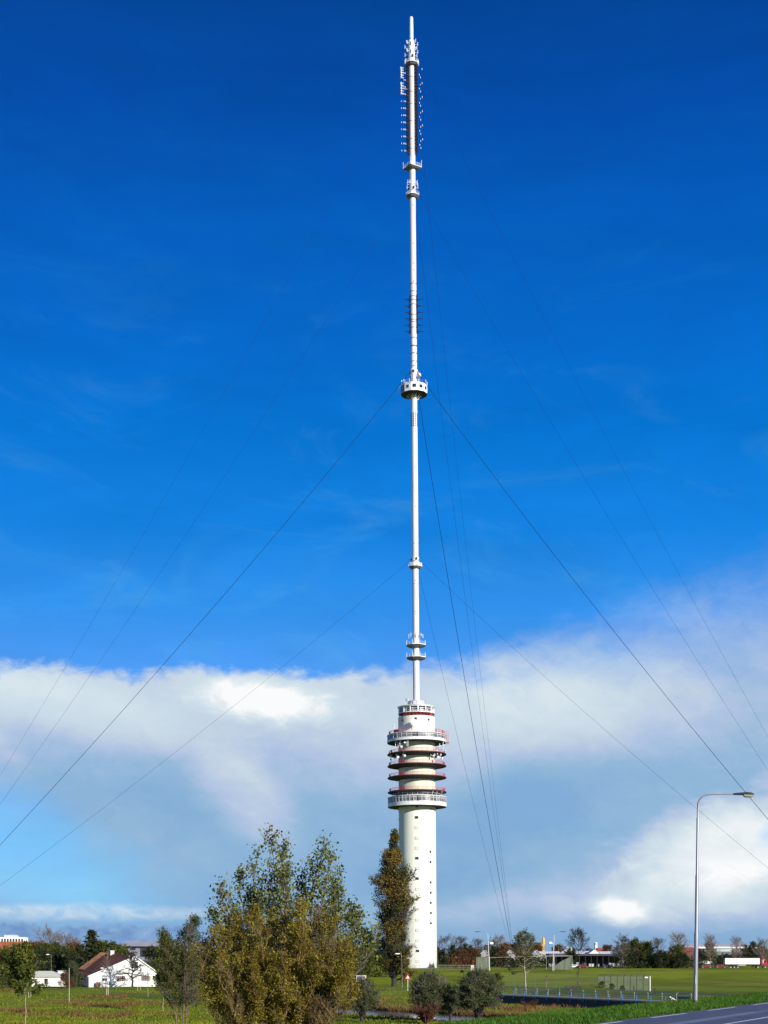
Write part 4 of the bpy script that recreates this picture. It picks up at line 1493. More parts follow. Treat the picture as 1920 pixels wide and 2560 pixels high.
# trees beyond the house, left part of the photograph
T = [
    # key, x, ytop, depth, label, width
    ('bare', 122, 2312, 470, 'large grey bare tree rising above the hedge left of the spruce', 0.95),
    ('bare', 160, 2330, 480, 'smaller pale bare tree just left of the spruce', 1.0),
    ('bare', 187, 2338, 490, 'low pale bare tree touching the left side of the spruce', 0.9),
    ('spruce', 229, 2322, 366, 'tall dark spruce behind the ridge of the white farmhouse', 2.0),
    ('spruce', 272, 2358, 362, 'short dark spruce beside the farmhouse chimney', 1.6),
    ('dark', 95, 2368, 375, 'dark round tree behind the roof of the small white outbuilding', 1.1),
    ('dark', 82, 2392, 360, 'dark bush left of the small white outbuilding', 1.2),
    ('brown', 92, 2353, 430, 'brown leafed tree beside the orange roof', 1.0),
    ('green', 122, 2356, 425, 'green hedge tree below the large bare tree', 1.2),
    ('brown', 110, 2354, 450, 'rusty brown tree behind the hedge under the large bare tree', 1.2),
    ('green', 152, 2357, 415, 'green hedge tree midway between outbuilding and spruce', 1.2),
    ('dark', 136, 2378, 390, 'dark shrubby tree behind the outbuilding roof', 1.3),
    ('dark', 168, 2374, 385, 'dark tree between the outbuilding and the spruce', 1.3),
    ('brown', 185, 2355, 440, 'brown leafed tree left of the spruce foot', 1.2),
    ('dark', 205, 2362, 400, 'dark tree at the left foot of the spruce', 1.1),
    ('green', 255, 2352, 430, 'green tree right of the spruce behind the farmhouse roof', 1.2),
    ('green', 292, 2354, 450, 'light green tree above the farmhouse chimney', 1.3),
    ('brown', 248, 2352, 470, 'brownish tree showing behind the spruce on its right', 1.2),
    ('dark', 384, 2366, 420, 'dark tree at the right end of the concrete building', 1.2),
    ('dark', 410, 2372, 400, 'dark tree behind the rusty shrubs right of the farmhouse', 1.2),
    ('green', 398, 2395, 360, 'green shrub against the right end of the farmhouse', 1.0),
    ('rust', 404, 2412, 345, 'rust brown shrub at the right corner of the farmhouse', 1.1),
    ('rust', 432, 2408, 340, 'rust brown shrub behind the feathery willow', 1.2),
    ('green', 470, 2380, 380, 'green tree behind the feathery willow', 1.3),
    ('dark', 520, 2385, 400, 'dark tree half hidden by the big olive shrub', 1.3),
    ('green', 600, 2380, 420, 'green tree glimpsed through the big olive shrub', 1.3),
    ('dark', 690, 2380, 420, 'dark tree glimpsed through the middle of the olive shrub', 1.3),
    ('green', 770, 2372, 400, 'green tree behind the right part of the olive shrub', 1.3),
    ('green', 868, 2352, 400, 'green tree between the olive shrub and the tall poplar', 1.0),
    ('green', 900, 2362, 380, 'green tree at the left side of the tall poplar', 1.0),
    ('dark', 925, 2350, 460, 'dark green tree behind the tall poplar', 1.1),
    ('dark', 838, 2372, 430, 'dark green tree showing at the right edge of the olive shrub', 1.2),
    # right of the tower
    ('dark', 1098, 2368, 610, 'dark tree directly right of the tower foot', 1.2),
    ('baredark', 1112, 2334, 620, 'greyish tree next to the right side of the tower foot', 0.95),
    ('baredark', 1150, 2338, 640, 'greyish tree second to the right of the tower', 1.0),
    ('dark', 1138, 2362, 600, 'dark undergrowth tree between the two greyish trees right of the tower', 1.2),
    ('dark', 1170, 2360, 610, 'dark tree behind the rust red bushes', 1.1),
    ('rust', 1150, 2375, 560, 'rust red bush left of the middle of the red clump', 1.2),
    ('rust', 1178, 2370, 570, 'rust red bush nearest the tall grey net screen', 1.2),
    ('brown', 1130, 2398, 540, 'yellow brown low bush in front of the rust red bushes', 1.2),
    ('baredark', 1194, 2344, 660, 'dark spiky tree above the rust red bushes', 0.8),
    ('baredark', 1232, 2344, 660, 'dark tree just right of the tall lamp post', 0.9),
    ('dark', 1240, 2366, 640, 'dark rounded tree low behind the tall lamp post', 1.1),
    ('bare', 1250, 2334, 680, 'small bare tree right of the tall lamp post', 0.8),
    ('brown', 1262, 2356, 660, 'brown round tree left of the guy cable foot', 1.2),
    ('brown', 1288, 2358, 670, 'brown tree behind the guy cable foot', 1.2),
    ('bare', 1305, 2340, 690, 'bare pinkish tree right behind the guy cables', 0.9),
    ('rust', 1255, 2378, 600, 'reddish shrub before the white roofs', 1.2),
    ('brown', 1322, 2362, 690, 'brown tree below the dark block with the yellow tower', 1.2),
    ('brown', 1342, 2360, 700, 'brown tree at the foot of the yellow tower', 1.2),
    ('brown', 1395, 2360, 720, 'brown tree right of the right hand tall lamp post', 1.1),
    ('dark', 1428, 2370, 600, 'dark bush left under the high crowned tree', 1.0),
    ('rust', 1520, 2362, 700, 'red brown tree right of the white tent roof', 1.1),
    ('baredark', 1556, 2334, 560, 'broad half bare tree above the long dark shed', 1.15),
    ('green', 1562, 2358, 570, 'green tree under the broad half bare tree', 1.2),
    ('green', 1592, 2346, 575, 'olive green tree at the right end of the dark shed', 1.1),
    ('dark', 1585, 2372, 560, 'dark green tree low at the shed end', 1.1),
    ('green', 1618, 2354, 570, 'olive green tree between the shed and the bare maple', 1.0),
    ('baredark', 1645, 2342, 575, 'grey bare maple left of the broad crowned tree', 0.9),
    ('dark', 1630, 2378, 555, 'dark bush under the grey bare maple', 1.2),
    ('dark', 1655, 2376, 550, 'dark bush left of the broad crowned tree trunk', 1.2),
    ('bare', 1697, 2328, 560, 'broad fan crowned tree just left of the street lamp', 1.0),
    ('green', 1692, 2362, 555, 'green foliage tree under the fan crowned tree', 1.1),
    ('dark', 1706, 2380, 548, 'dark bush at the foot of the street lamp', 1.2),
    ('bare', 1776, 2333, 560, 'yellowish tree with upright twigs right of the street lamp', 0.75),
    ('green', 1775, 2352, 565, 'green inner tree right of the street lamp', 0.55),
    ('dark', 1752, 2372, 575, 'dark bush between the street lamp and the yellowish tree', 1.0),
    ('bare', 1842, 2338, 590, 'thin bare tree above the white truck trailer', 0.8),
    ('dark', 1800, 2390, 585, 'dark low bush behind the rear of the truck', 1.2),
    ('dark', 1868, 2362, 640, 'dark pine shaped tree behind the truck cab', 0.9),
    ('dark', 1886, 2354, 640, 'tall dark tree behind the truck cab', 0.8),
    ('bare', 1908, 2342, 560, 'bare tree at the right edge beside the red cab', 0.9),
    ('green', 1905, 2366, 565, 'green tree at the right edge behind the red cab', 0.9),
    ('dark', 1850, 2384, 640, 'dark hedge tree behind the middle of the trailer', 1.3),
    ('dark', 1820, 2384, 640, 'dark hedge tree behind the left end of the trailer', 1.3),
]
for key, x, yt, Y, lab, wd in T:
    grp = {'bare': 'bare trees', 'baredark': 'half bare trees', 'brown': 'brown autumn trees', 'rust': 'rust coloured bushes', 'green': 'green trees', 'dark': 'dark green trees', 'spruce': 'spruces'}[key] + ' along the horizon'
    place(key, x, yt, Y, lab, 'bush' if 'bush' in lab or 'shrub' in lab else 'tree', grp, wd)

# the wood that closes the horizon, one mass
rs = np.random.RandomState(12)
fwd = Soup(); k = 60000
xw = rs.uniform(-520, 520, k); yw = 930 + rs.uniform(0, 60, k)
hw = 7.5 + 3.0 * np.sin(xw * 0.021 + 1.0) * np.sin(xw * 0.0063) + 2.2 * np.sin(xw * 0.11) + 1.3 * np.sin(xw * 0.37 + 2)
zw = 3.2 + np.maximum(hw, 3) * rs.uniform(0, 1, k) ** 0.7
fwd.leaves(np.stack([xw, yw, zw], 1), 1.5, rs, 0.7)
L_WOOD = leafmat('leaf_far_wood', [(0.030, 0.034, 0.016), (0.055, 0.055, 0.022), (0.085, 0.055, 0.028), (0.075, 0.065, 0.04)], 0.1, 0.02, 0.6)
tag(fwd.build('far_wood', L_WOOD, None), 'low brown and green wood closing the horizon', 'wood', None, 'stuff')

# three round willows by the ditch
o = place('round', 905, 2444, 150, 'grey green willow bush right behind the edge of the olive shrub', 'bush', 'willow bushes along the ditch', 1.0, 0, ybase=2556)
o = place('round', 1078, 2430, 151, 'round willow bush with red stems at its foot', 'bush', 'willow bushes along the ditch', 1.12, 1, ybase=2560)
o = place('round', 1196, 2426, 149, 'rounded willow bush nearest the bridge', 'bush', 'willow bushes along the ditch', 1.14, 0, ybase=2558, rz=2.0)
o = place('round', 1126, 2468, 163, 'small green willow bush between the two round ones', 'bush', 'willow bushes along the ditch', 1.2, 1, ybase=2545, rz=1.0)
# willow and greenery near the outbuilding
place('pollard', 180, 2404, 322, 'grey green willow between the white outbuilding and the farmhouse', 'bush', 'garden shrubs by the farmhouse', 0.8, 1)
place('rust', 160, 2432, 318, 'reddish shrub right of the white outbuilding', 'bush', 'garden shrubs by the farmhouse', 0.9)
place('rust', 176, 2448, 312, 'low brown shrub in front of the grey green willow', 'bush', 'garden shrubs by the farmhouse', 1.1)
place('green', 28, 2370, 300, 'big green garden tree at the left edge of the photo', 'tree', None, 1.0)
place('green', 4, 2366, 320, 'yellowish green tree cut by the left edge', 'tree', None, 0.7)

# olive hedge shrubs right of the trunk: mid distance green bushes before the fence
place('green', 1240, 2432, 300, 'green shrub behind the left end of the bridge', 'bush', 'shrubs behind the bridge', 1.3)
place('green', 1185, 2426, 310, 'green shrub behind the willow nearest the bridge', 'bush', 'shrubs behind the bridge', 1.4)
place('dark', 1155, 2424, 420, 'dark shrub left of the tall grey net screen', 'bush', 'shrubs behind the bridge', 1.4)
for k_, (x, yt) in enumerate(((1505, 2452), (1530, 2458), (1556, 2463))):
    place('green', x, yt, 279, 'low yellow green shrub at the fence foot, %s one of three' % ('left', 'middle', 'right')[k_], 'bush', 'low shrubs at the fence foot', 1.3)

# the tall Lombardy poplar
pop_env = lambda t: 4.6 * (0.55 + 0.6 * math.sin(min(1.0, t * 1.35) * math.pi * 0.75)) * (1 - t) ** 0.75 + 0.45
pop_el = lambda t: 34 + 30 * min(1.0, t * 2.2)
pop = grow(seed=77, h=35.6, tr=0.62, twob=0.25, cb=1.2, env=lambda t: float(np.interp(t, [0, .12, .35, .6, .8, .92, 1], [4.1, 4.8, 4.8, 3.1, 1.35, .65, .25])) / math.cos(R(pop_el(t))) * .80, elev=lambda t: pop_el(t), nprim=135, nsec=11, ntw=8, leafn=6, leaf=0.34, bark_m=B_DARK, leaf_m=L_MIX, name='poplar_tree',
           twig_r=0.035, gap=-0.16, gapscale=0.28, lift=0.04, wob=0.10, leafspread=0.30, sec_len=0.42, tw_len=0.2, sides=10)
pop.location = (X(985, 334), 334, -0.1)
tag(pop, 'tall narrow poplar with green and rusty leaves standing before the tower shaft', 'tree')

# upright aspen behind the olive shrub
asp = grow(seed=21, h=13.4, tr=0.20, cb=4.5, env=lambda t: 2.7 * (1 - t) ** 0.7 + 0.5, elev=lambda t: 46 + 28 * t, nprim=17, nsec=6, ntw=4, leafn=3, leaf=0.13, bark_m=B_GREY, leaf_m=L_FRESH, name='aspen_tree',
           tops=[((x_ - 700) / F * 80, dy_, 13.4 - .5 - (y_ - 2062) / F * 80) for x_, y_, dy_ in ((666, 2066, 0), (698, 2082, 1.2), (640, 2130, -.6), (796, 2098, .3), (826, 2118, -1), (768, 2160, 1), (595, 2168, .8), (570, 2215, -1), (863, 2210, .5), (540, 2262, 0), (905, 2285, .6), (722, 2140, -1.2), (850, 2170, 1.5), (880, 2250, -1), (615, 2200, 1.4), (930, 2320, 0))],
           twig_r=0.011, gap=-0.5, gapscale=0.6, lift=0.05, leafspread=0.20, aspect=0.8, sec_len=0.36, tw_len=0.18, limb_r=0.3)
ASY = 80.0
asp.location = (X(700, ASY), ASY, E + (HY - 2062) / F * ASY - 13.4)
tag(asp, 'tall loose aspen with many stems and small green leaves rising behind the olive shrub', 'tree')

# wide olive brown shrub in front
olv = grow(seed=33, h=8.6, tr=0.13, cb=0.7, env=lambda t: 2.0 * (1 - t * 0.6) + 0.4, elev=lambda t: 42 + 26 * t, nprim=20, nsec=7, ntw=6, leafn=5, leaf=0.088, bark_m=B_OLIVE, leaf_m=L_OLIVE, name='olive_shrub',
           tops=[((x_ - 690) / F * 72, dy_, 8.6 - (y_ + 18 - 2262) / F * 72) for x_, y_, dy_ in ((510, 2335, .5), (530, 2312, -1), (560, 2318, 1.2), (590, 2296, -.5), (622, 2282, .4), (650, 2300, -1.4), (682, 2306, 1), (712, 2290, -.4), (745, 2272, .6), (772, 2276, -1.2), (800, 2272, .2), (826, 2290, 1.1), (850, 2312, -.8), (872, 2345, .4), (888, 2385, -.6), (893, 2430, .8), (885, 2480, -.5), (500, 2380, -.8), (505, 2440, .6), (520, 2490, -1), (560, 2420, -2), (640, 2400, -2.2), (720, 2390, -2.4), (800, 2400, -2), (860, 2420, -1.8), (600, 2350, 2), (760, 2340, 2), (840, 2500, -2), (590, 2500, -2.2))],
           twig_r=0.013, gap=-0.3, gapscale=0.5, lift=0.10, leafspread=0.10, aspect=0.6, sec_len=0.42, tw_len=0.22, limb_r=0.35)
OLY = 72.0
olv.location = (X(690, OLY), OLY, E + (HY - 2262) / F * OLY - 8.6)
tag(olv, 'broad dense olive brown shrub of many fine stems in the foreground', 'shrub')

# feathery willow left of it
fw = grow(seed=52, h=9.2, tr=0.12, cb=2.4, env=lambda t: 2.4 * (1 - t) ** 0.6 + 0.3, elev=lambda t: 42 + 30 * t, nprim=24, nsec=7, ntw=5, leafn=5, leaf=0.15, bark_m=mat('bark_tan', (0.17, 0.11, 0.065), 0.9, (0.09, 0.06, 0.04), 4.0), twig_m=B_GREY, leaf_m=L_GREEN, name='willow_tree',
          stems=5, stem_spread=0.17, stem_h=[1.0, 0.9, 0.8, 0.86], twig_r=0.011, gap=-0.3, gapscale=0.6, lift=0.08, leafspread=0.15, aspect=0.28, sec_len=0.4, tw_len=0.2, limb_r=0.25)
FWY = 100.0
fw.location = (X(452, FWY), FWY, E + (HY - 2290) / F * FWY - 9.2)
tag(fw, 'feathery young willow with pale bare stems left of the olive shrub', 'tree')

# red stemmed regrowth at the foot of the second willow
rsb = grow(seed=61, h=3.2, tr=0.10, cb=0.3, env=lambda t: 1.3 * (1 - t) + 0.2, elev=60, nprim=9, nsec=4, ntw=3, leafn=1, leaf=0.1, bark_m=mat('red_twig', (0.115, 0.035, 0.018), 0.8, (0.06, 0.02, 0.012), 3.0), leaf_m=L_RUST,
           name='red_stem_shrub', stems=16, stem_spread=0.6, twig_r=0.018, lift=0.1, parts=('stems', 'twigs'))
rsb.location = (X(1066, 146), 146, E + (HY - 2564) / F * 146)
rsb.scale = (1.25, 1.25, 0.8)
tag(rsb, 'low shrub of red brown stems under the round willow', 'shrub')
rsc = copy_tree(rsb); rsc.location = (X(1325, 192), 192, -0.4); rsc.scale = (1.0, 1.0, 0.5)
tag(rsc, 'flattened red brown shrub on the grass below the bridge', 'shrub')

# small leafy tree right of the tower, in front of the cable foot
ft = grow(seed=71, h=10.6, tr=0.24, cb=3.2, env=lambda t: 4.0 * dome(t), elev=lambda t: 14 + 50 * t, nprim=24, nsec=7, ntw=6, leafn=5, leaf=0.26, bark_m=B_PALE, twig_m=B_GREY, leaf_m=L_GREEN, name='leafy_tree', twig_r=0.018, gap=-0.12, leafspread=0.2)
ft.location = (X(1313, 312), 312, H1(X(1313, 312), 312) - 0.05)
tag(ft, 'single leafy tree with pale trunk standing behind the bridge', 'tree')
ht = grow(seed=72, h=11.7, tr=0.13, cb=7.2, env=lambda t: 2.9 * dome(t), elev=lambda t: 16 + 50 * t, nprim=22, nsec=8, ntw=8, leafn=1, leaf=0.16, bark_m=B_DARK, leaf_m=L_DARK, name='high_crowned_tree', twig_r=0.02, gap=0.0, leafspread=0.15, lift=0.08)
ht.location = (X(1446, 308), 308, H1(X(1446, 308), 308) - 0.05)
tag(ht, 'thin high crowned bare tree behind the middle of the bridge', 'tree')

# apple tree before the farmhouse
ap = grow(seed=81, h=6.4, tr=0.27, cb=2.0, env=lambda t: 3.6 * (1 - 0.35 * t), elev=lambda t: 8 + 50 * t, nprim=20, nsec=7, ntw=5, leafn=0, leaf=.1, bark_m=B_DARK, leaf_m=L_DARK, name='apple_tree', twig_r=0.042, lift=0.02, wob=0.28, limb_r=0.5)
ap.location = (X(331, 326), 326, H1(X(331, 326), 326) - 0.05)
tag(ap, 'gnarled bare apple tree in front of the white gable', 'tree')

# young staked trees in the meadow
def sapling(x, ytop, ybase, label, leafy=True, z0=None, cbf=0.45, seed=90, w=1.0):
    Y = gd(ybase, 0.0) if z0 is None else z0
    h_ = (ybase - ytop) / F * Y
    o = grow(seed=seed, h=h_, tr=0.055, cb=h_ * cbf, env=lambda t: h_ * 0.27 * w * dome(t), elev=lambda t: 20 + 45 * t, nprim=20, nsec=5, ntw=4, leafn=14 if leafy else 0, leaf=0.24, bark_m=B_PALE, twig_m=B_GREY, leaf_m=L_GREEN, name='young_tree',
             twig_r=0.012, gap=-0.2, leafspread=0.14)
    o.location = (X(x, Y), Y, E + (HY - ybase) / F * Y)
    return tag(o, label, 'tree', 'young trees in the meadow')


sapling(64, 2380, 2566, 'young leafy tree with pale trunk in the left foreground', z0=142, cbf=0.42, seed=91, w=1.05)
sapling(268, 2375, 2490, 'thin leafless young tree left of the apple tree', False, cbf=0.5, seed=92, w=0.5)
sapling(370, 2425, 2490, 'thin leafless young tree right of the apple tree', False, cbf=0.4, seed=93, w=0.6)
sapling(408, 2405, 2527, 'young tree on a pale thin trunk right of the farmhouse', True, cbf=0.5, seed=94, w=0.6)
sapling(1366, 2440, 2474, 'small staked young tree beside the leafy tree behind the bridge', False, cbf=0.5, seed=95)

M_STAKE = mat('stake_wood', (0.50, 0.46, 0.32), 0.8)
for k_, (x, yt, yb, lab) in enumerate(((71, 2476, 2496, 'left of the pair left of the willow'), (77, 2478, 2494, 'right of the pair left of the willow'), (173, 2420, 2504, 'tall one in front of the reddish shrub'), (266, 2470, 2489, 'left of the pair by the dark lamp'),
                                       (271, 2468, 2488, 'right of the pair by the dark lamp'), (344, 2466, 2476, 'left of the pair right of the apple tree'), (351, 2464, 2475, 'right of the pair right of the apple tree'))):
    Y = gd(yb, 0)
    b_ = MB(); hh_ = (yb - yt) / F * Y
    b_.tube([(0, 0, -0.2), (0, 0, hh_ - 0.04), (0, 0, hh_)], [.045, .04, .025], 8)
    tag(b_.build('stake', M_STAKE, None, loc=(X(x, Y), Y, 0.0)), 'pale wooden tree stake, ' + lab, 'stake', 'tree stakes in the meadow')


# ------------------------------------------------------------------ grass and reeds
def blades(name, pts, hgt, wid, m, label, seed=1, lean=0.35):
    rs = np.random.RandomState(seed)
    k = len(pts)
    a = rs.uniform(0, 2 * np.pi, k)
    s_ = hgt * rs.uniform(0.5, 1.25, k)
    du = np.stack([np.cos(a), np.sin(a), np.zeros(k)], 1) * (wid * rs.uniform(.6, 1.3, k))[:, None]
    tip = pts + np.stack([rs.normal(size=k) * lean * s_, rs.normal(size=k) * lean * s_, s_], 1)
    mid = (pts + tip) / 2 + np.stack([rs.normal(size=k) * .05, rs.normal(size=k) * .05, np.zeros(k)], 1) * s_[:, None]
    V_ = np.stack([pts - du * .5, pts + du * .5, mid + du * .45, tip], 1).reshape(-1, 3)
    Q_ = np.arange(k * 4).reshape(-1, 4)
    o = np_mesh(name, V_, Q_, m)
    return tag(o, label, 'grass' if 'grass' in name else 'reeds', None, 'stuff')


M_GRASS = leafmat('grass_blade', [(0.022, 0.065, 0.003), (0.040, 0.11, 0.005), (0.07, 0.16, 0.008), (0.12, 0.17, 0.02)], 0.3, 0.4, 0.4)
M_GRASSD = leafmat('meadow_blade', [(0.075, 0.105, 0.003), (0.135, 0.18, 0.005), (0.22, 0.24, 0.008), (0.30, 0.22, 0.04)], 0.3, 0.12, 0.6)
M_REED = leafmat('reed_blade', [(0.09, 0.045, 0.015), (0.15, 0.080, 0.025), (0.24, 0.14, 0.045), (0.15, 0.13, 0.025)], 0.3, 0.25, 0.5)
rs = np.random.RandomState(3)
k = 70000
nn_ = rs.uniform(-22.5, -15.85, k); ss_ = rs.uniform(44, 130, k)
pts = np.stack([RN.x * nn_ + RU.x * ss_, RN.y * nn_ + RU.y * ss_, np.zeros(k)], 1)
pts[:, 2] = height(pts[:, 0], pts[:, 1]) - 0.02
blades('verge_grass', pts, 0.16, 0.035, M_GRASS, 'fresh green grass on the road verge', 2, 0.45)
# meadow tussocks in the near field
k = 60000
yy_ = 138 + 170 * rs.uniform(0, 1, k) ** 1.3
xx_ = rs.uniform(-0.27, 0.10, k) * yy_
pts = np.stack([xx_, yy_, height(xx_, yy_) - 0.03], 1)
dd_ = np.abs((pts[:, 0] - DA[0]) * DD[1] - (pts[:, 1] - DA[1]) * DD[0])
pts = pts[dd_ > 6.4]
blades('meadow_grass', pts, 0.24, 0.09, M_GRASSD, 'rough green and yellowish meadow grass', 5, 0.5)
# reeds along the ditch and brown bands in the meadow
k = 26000
al_ = rs.uniform(-38, 60, k)
sd_ = np.where(rs.uniform(size=k) < 0.05, 7.5, -4.8) + 0.0
sd_ = sd_ + np.sign(sd_) * np.abs(rs.normal(size=k)) * 1.5
pts = np.stack([DA[0] + DD[0] * al_ + DD[1] * sd_, DA[1] + DD[1] * al_ - DD[0] * sd_, np.zeros(k)], 1)
pts[:, 2] = height(pts[:, 0], pts[:, 1]) - 0.03
pts = pts[(pts[:, 1] > 140)]
blades('ditch_reeds', pts, 0.5, 0.07, M_REED, 'brown autumn reeds along both banks of the ditch', 6, 0.25)
bands = []
for (x0, x1, y0_, dens) in ((0, 90, 2527, 1500), (140, 400, 2514, 3400), (235, 330, 2494, 900), (1180, 1380, 2522, 2500), (0, 20, 2477, 200), (700, 1010, 2505, 1800), (100, 400, 2538, 1500)):
    xs_ = (x0 + x1) / 2 + rs.normal(size=dens) * (x1 - x0) * .3; xs_ = xs_ + 20 * np.sin(xs_ * .05); ys_ = y0_ + rs.normal(size=dens) * 1.9 + 3 * np.sin(xs_ * 0.03)
    Yv = E * F / (ys_ - HY)
    xx_ = (xs_ - 960) / F * Yv
    bands.append(np.stack([xx_, Yv, height(xx_, Yv) - 0.03], 1))
blades('dry_reeds', np.concatenate(bands), 0.5, 0.09, M_REED, 'patches of dry brown growth in bands across the meadow', 7, 0.35)

# ------------------------------------------------------------------ farmhouse
M_WALL = mat('white_render', (0.78, 0.78, 0.75), 0.8, (0.70, 0.70, 0.67), 1.0)
M_WALLG = mat('grey_and_shaded_render', (0.50, 0.52, 0.56), 0.8, (0.40, 0.42, 0.46), 1.0)
M_TILE = mat('dark_red_tile', (0.160, 0.040, 0.010), 0.9, (0.075, 0.020, 0.008), 3.0, detail=8.0)
M_THATCH = mat('thatch_brown', (0.26, 0.115, 0.050), 0.95, (0.13, 0.058, 0.030), 1.3, detail=8.0)
M_BROWNW = mat('brown_window_frame', (0.14, 0.05, 0.035), 0.6)
M_DGREEN = mat('dark_green_paint', (0.03, 0.045, 0.025), 0.5)
HYD = 332.0
house = empty('farmhouse', (0, 0, 0), 0, 'white farmhouse with asymmetric gable, dark red tiled roof and brown thatched wing', 'house')
u_ = Vector((0.97, 0.243, 0)); d_ = Vector((-0.243, 0.97, 0))     # along the gable, into the depth
o0 = P(222, 2468, HYD); o0.z = -0.1


def hp(a, dpt, z):
    return Vector((o0.x, o0.y, 0)) + u_ * a + d_ * dpt + Vector((0, 0, z))


sc = PX(HYD)
gw = 167 * sc / 0.985
A = lambda xpx: (xpx - 222) * sc / 0.985
Z = lambda y: E + (HY - y) / F * HYD
eL, pk, eR = Z(2441), Z(2392), Z(2432)
pa = A(335)
dep = 15.0
g_ = MB()
for dd in (0, ):
    g_.add([hp(0, 0, -.3), hp(gw, 0, -.3), hp(gw, 0, eR), hp(pa, 0, pk), hp(0, 0, eL)], [(0, 1, 2, 3, 4)])
g_.add([hp(gw, 0, -.3), hp(gw, dep, -.3), hp(gw, dep, eR), hp(gw, 0, eR)], [(0, 1, 2, 3)])
g_.add([hp(0, dep, -.3), hp(gw, dep, -.3), hp(gw, dep, eR), hp(pa, dep, pk), hp(0, dep, eL)], [(4, 3, 2, 1, 0)])
g_.build('gable_wall', M_WALL, house)
g_ = MB(); g_.add([hp(0, 0, -.3), hp(0, 0, eL), hp(0, dep, eL), hp(0, dep, -.3)], [(0, 1, 2, 3)])
sw = g_.build('side_wall', M_WALLG, house)  # grey here is the shade on this white wall, put into its colour
w = MB(); w.bar(hp(-.04, 3, 1.3), hp(-.04, 4.4, 1.3), .08, 1.0); w.build('window', M_GLASS, sw)


def slab(pts, t, m, name, parent):
    """roof surface with thickness from a planar ring of points"""
    pts = [Vector(p) for p in pts]
    n_ = (pts[1] - pts[0]).cross(pts[2] - pts[0]).normalized()
    if n_.z < 0: n_ = -n_
    k = len(pts)
    vs = pts + [p + n_ * t for p in pts]
    fs = [tuple(range(k)), tuple(range(k, 2 * k))[::-1]] + [(i, (i + 1) % k, k + (i + 1) % k, k + i) for i in range(k)]
    b_ = MB(); b_.add(vs, fs)
    return b_.build(name, m, parent)


ov = 0.25
slab([hp(-ov, -ov, eL - .1), hp(pa, -ov, pk + .02), hp(pa - 5.2, dep, pk + .7), hp(-2.6, dep, eL + 0.4)], .18, M_TILE, 'roof', house)
slab([hp(pa, -ov, pk + .02), hp(gw + ov, -ov, eR - .15), hp(gw + ov, dep, eR - .15), hp(pa - 5.2, dep, pk + .7)], .18, M_TILE, 'roof', house)
bgb = MB()
bgb.bar(hp(-ov, -ov - .05, eL - .02), hp(pa, -ov - .05, pk + .1), .08, .22); bgb.bar(hp(pa, -ov - .05, pk + .1), hp(gw + ov, -ov - .05, eR - .07), .08, .22)
bgb.build('bargeboard', M_WALL, house)
# thatched wing behind, its hip end turned to the camera
wy = dep - 3
tl = P(197, 2424, HYD + 13); tr1 = P(252, 2383, HYD + 17); tr2 = P(276, 2385, HYD + 17); br = P(262, 2424, HYD + 12); bl2 = P(225, 2430, HYD + 11)
slab([tl, bl2, br, tr2, tr1], .25, M_THATCH, 'thatched_wing', house)
b_ = MB(); b_.add([tl, tr1, tr1 + Vector((1, 9, 0)), tl + Vector((0, 10, 0))], [(0, 1, 2, 3)]); b_.add([tr1, tr2, tr2 + Vector((0, 9, 0)), tr1 + Vector((1, 9, 0))], [(0, 1, 2, 3)])
b_.add([tr1 + Vector((1, 9, 0)), tr2 + Vector((0, 9, 0)), br + Vector((2, 14, 0)), tl + Vector((0, 12, 0))], [(0, 1, 2, 3)])
b_.build('rear_thatch', M_THATCH, house)
b_ = MB(); b_.box(((tl.x + br.x) / 2 + .3, HYD + 17, 1.7), (5.2, 7, 4.0)); b_.build('wing_wall', M_WALLG, house)
ch = P(281, 2385, HYD + 13)
b_ = MB(); b_.box((ch.x, ch.y, ch.z - .5), (.75, .75, 2.4)); b_.box((ch.x, ch.y, ch.z + .72), (.95, .95, .18)); b_.build('chimney', M_WALL, house)
b_ = MB(); b_.tube([hp(pa - 1.2, 1.6, pk - 1.2), hp(pa - 1.2, 1.6, pk + .4)], .12, 8); b_.build('vent_pipe', M_STEEL, house)


def hwin(x0, y0_, x1, y1_, fm, nbx=2, nby=1, gl=None, name='window'):
    a0_, a1_, z0_, z1_ = A(x0), A(x1), Z(y1_), Z(y0_)
    b_ = MB()
    cx, cz = (a0_ + a1_) / 2, (z0_ + z1_) / 2
    ww, hh = a1_ - a0_, z1_ - z0_
    for i in range(nbx + 1):
        p = hp(a0_ + ww * i / nbx, -.05, cz); b_.bar(p - Vector((0, 0, hh / 2)), p + Vector((0, 0, hh / 2)), .1, .1)
    for i in range(nby + 1):
        z_ = z0_ + hh * i / nby; b_.bar(hp(a0_, -.06, z_), hp(a1_, -.06, z_), .1, .1)
    fo = b_.build(name, fm, house)
    g2_ = MB(); g2_.bar(hp(a0_ + .04, -.01, cz), hp(a1_ - .04, -.01, cz), .05, hh - .08); g2_.build('pane', gl or M_GLASS, fo)
    return fo


hwin(290, 2441, 309.5, 2452.5, M_BROWNW, 4, 2, M_GLASS3)
hwin(351, 2441, 370, 2451.5, M_BROWNW, 4, 2, M_GLASS3)
hwin(329, 2405, 341, 2420, M_DGREEN, 2, 1, M_DGREEN, 'shutter')
hwin(255, 2446, 266, 2452, M_WINF, 2, 1)
hwin(262, 2452, 267, 2467, M_WINF, 1, 1, M_WALLG, 'door')
b_ = MB(); b_.bar(hp(A(239), -.8, .6), hp(A(250), -.8, .6), .5, 1.0)
tag(b_.build('log_stack', mat('log_brown', (0.16, 0.08, 0.05), 0.9)), 'stack of brown firewood against the white farmhouse wall', 'firewood')

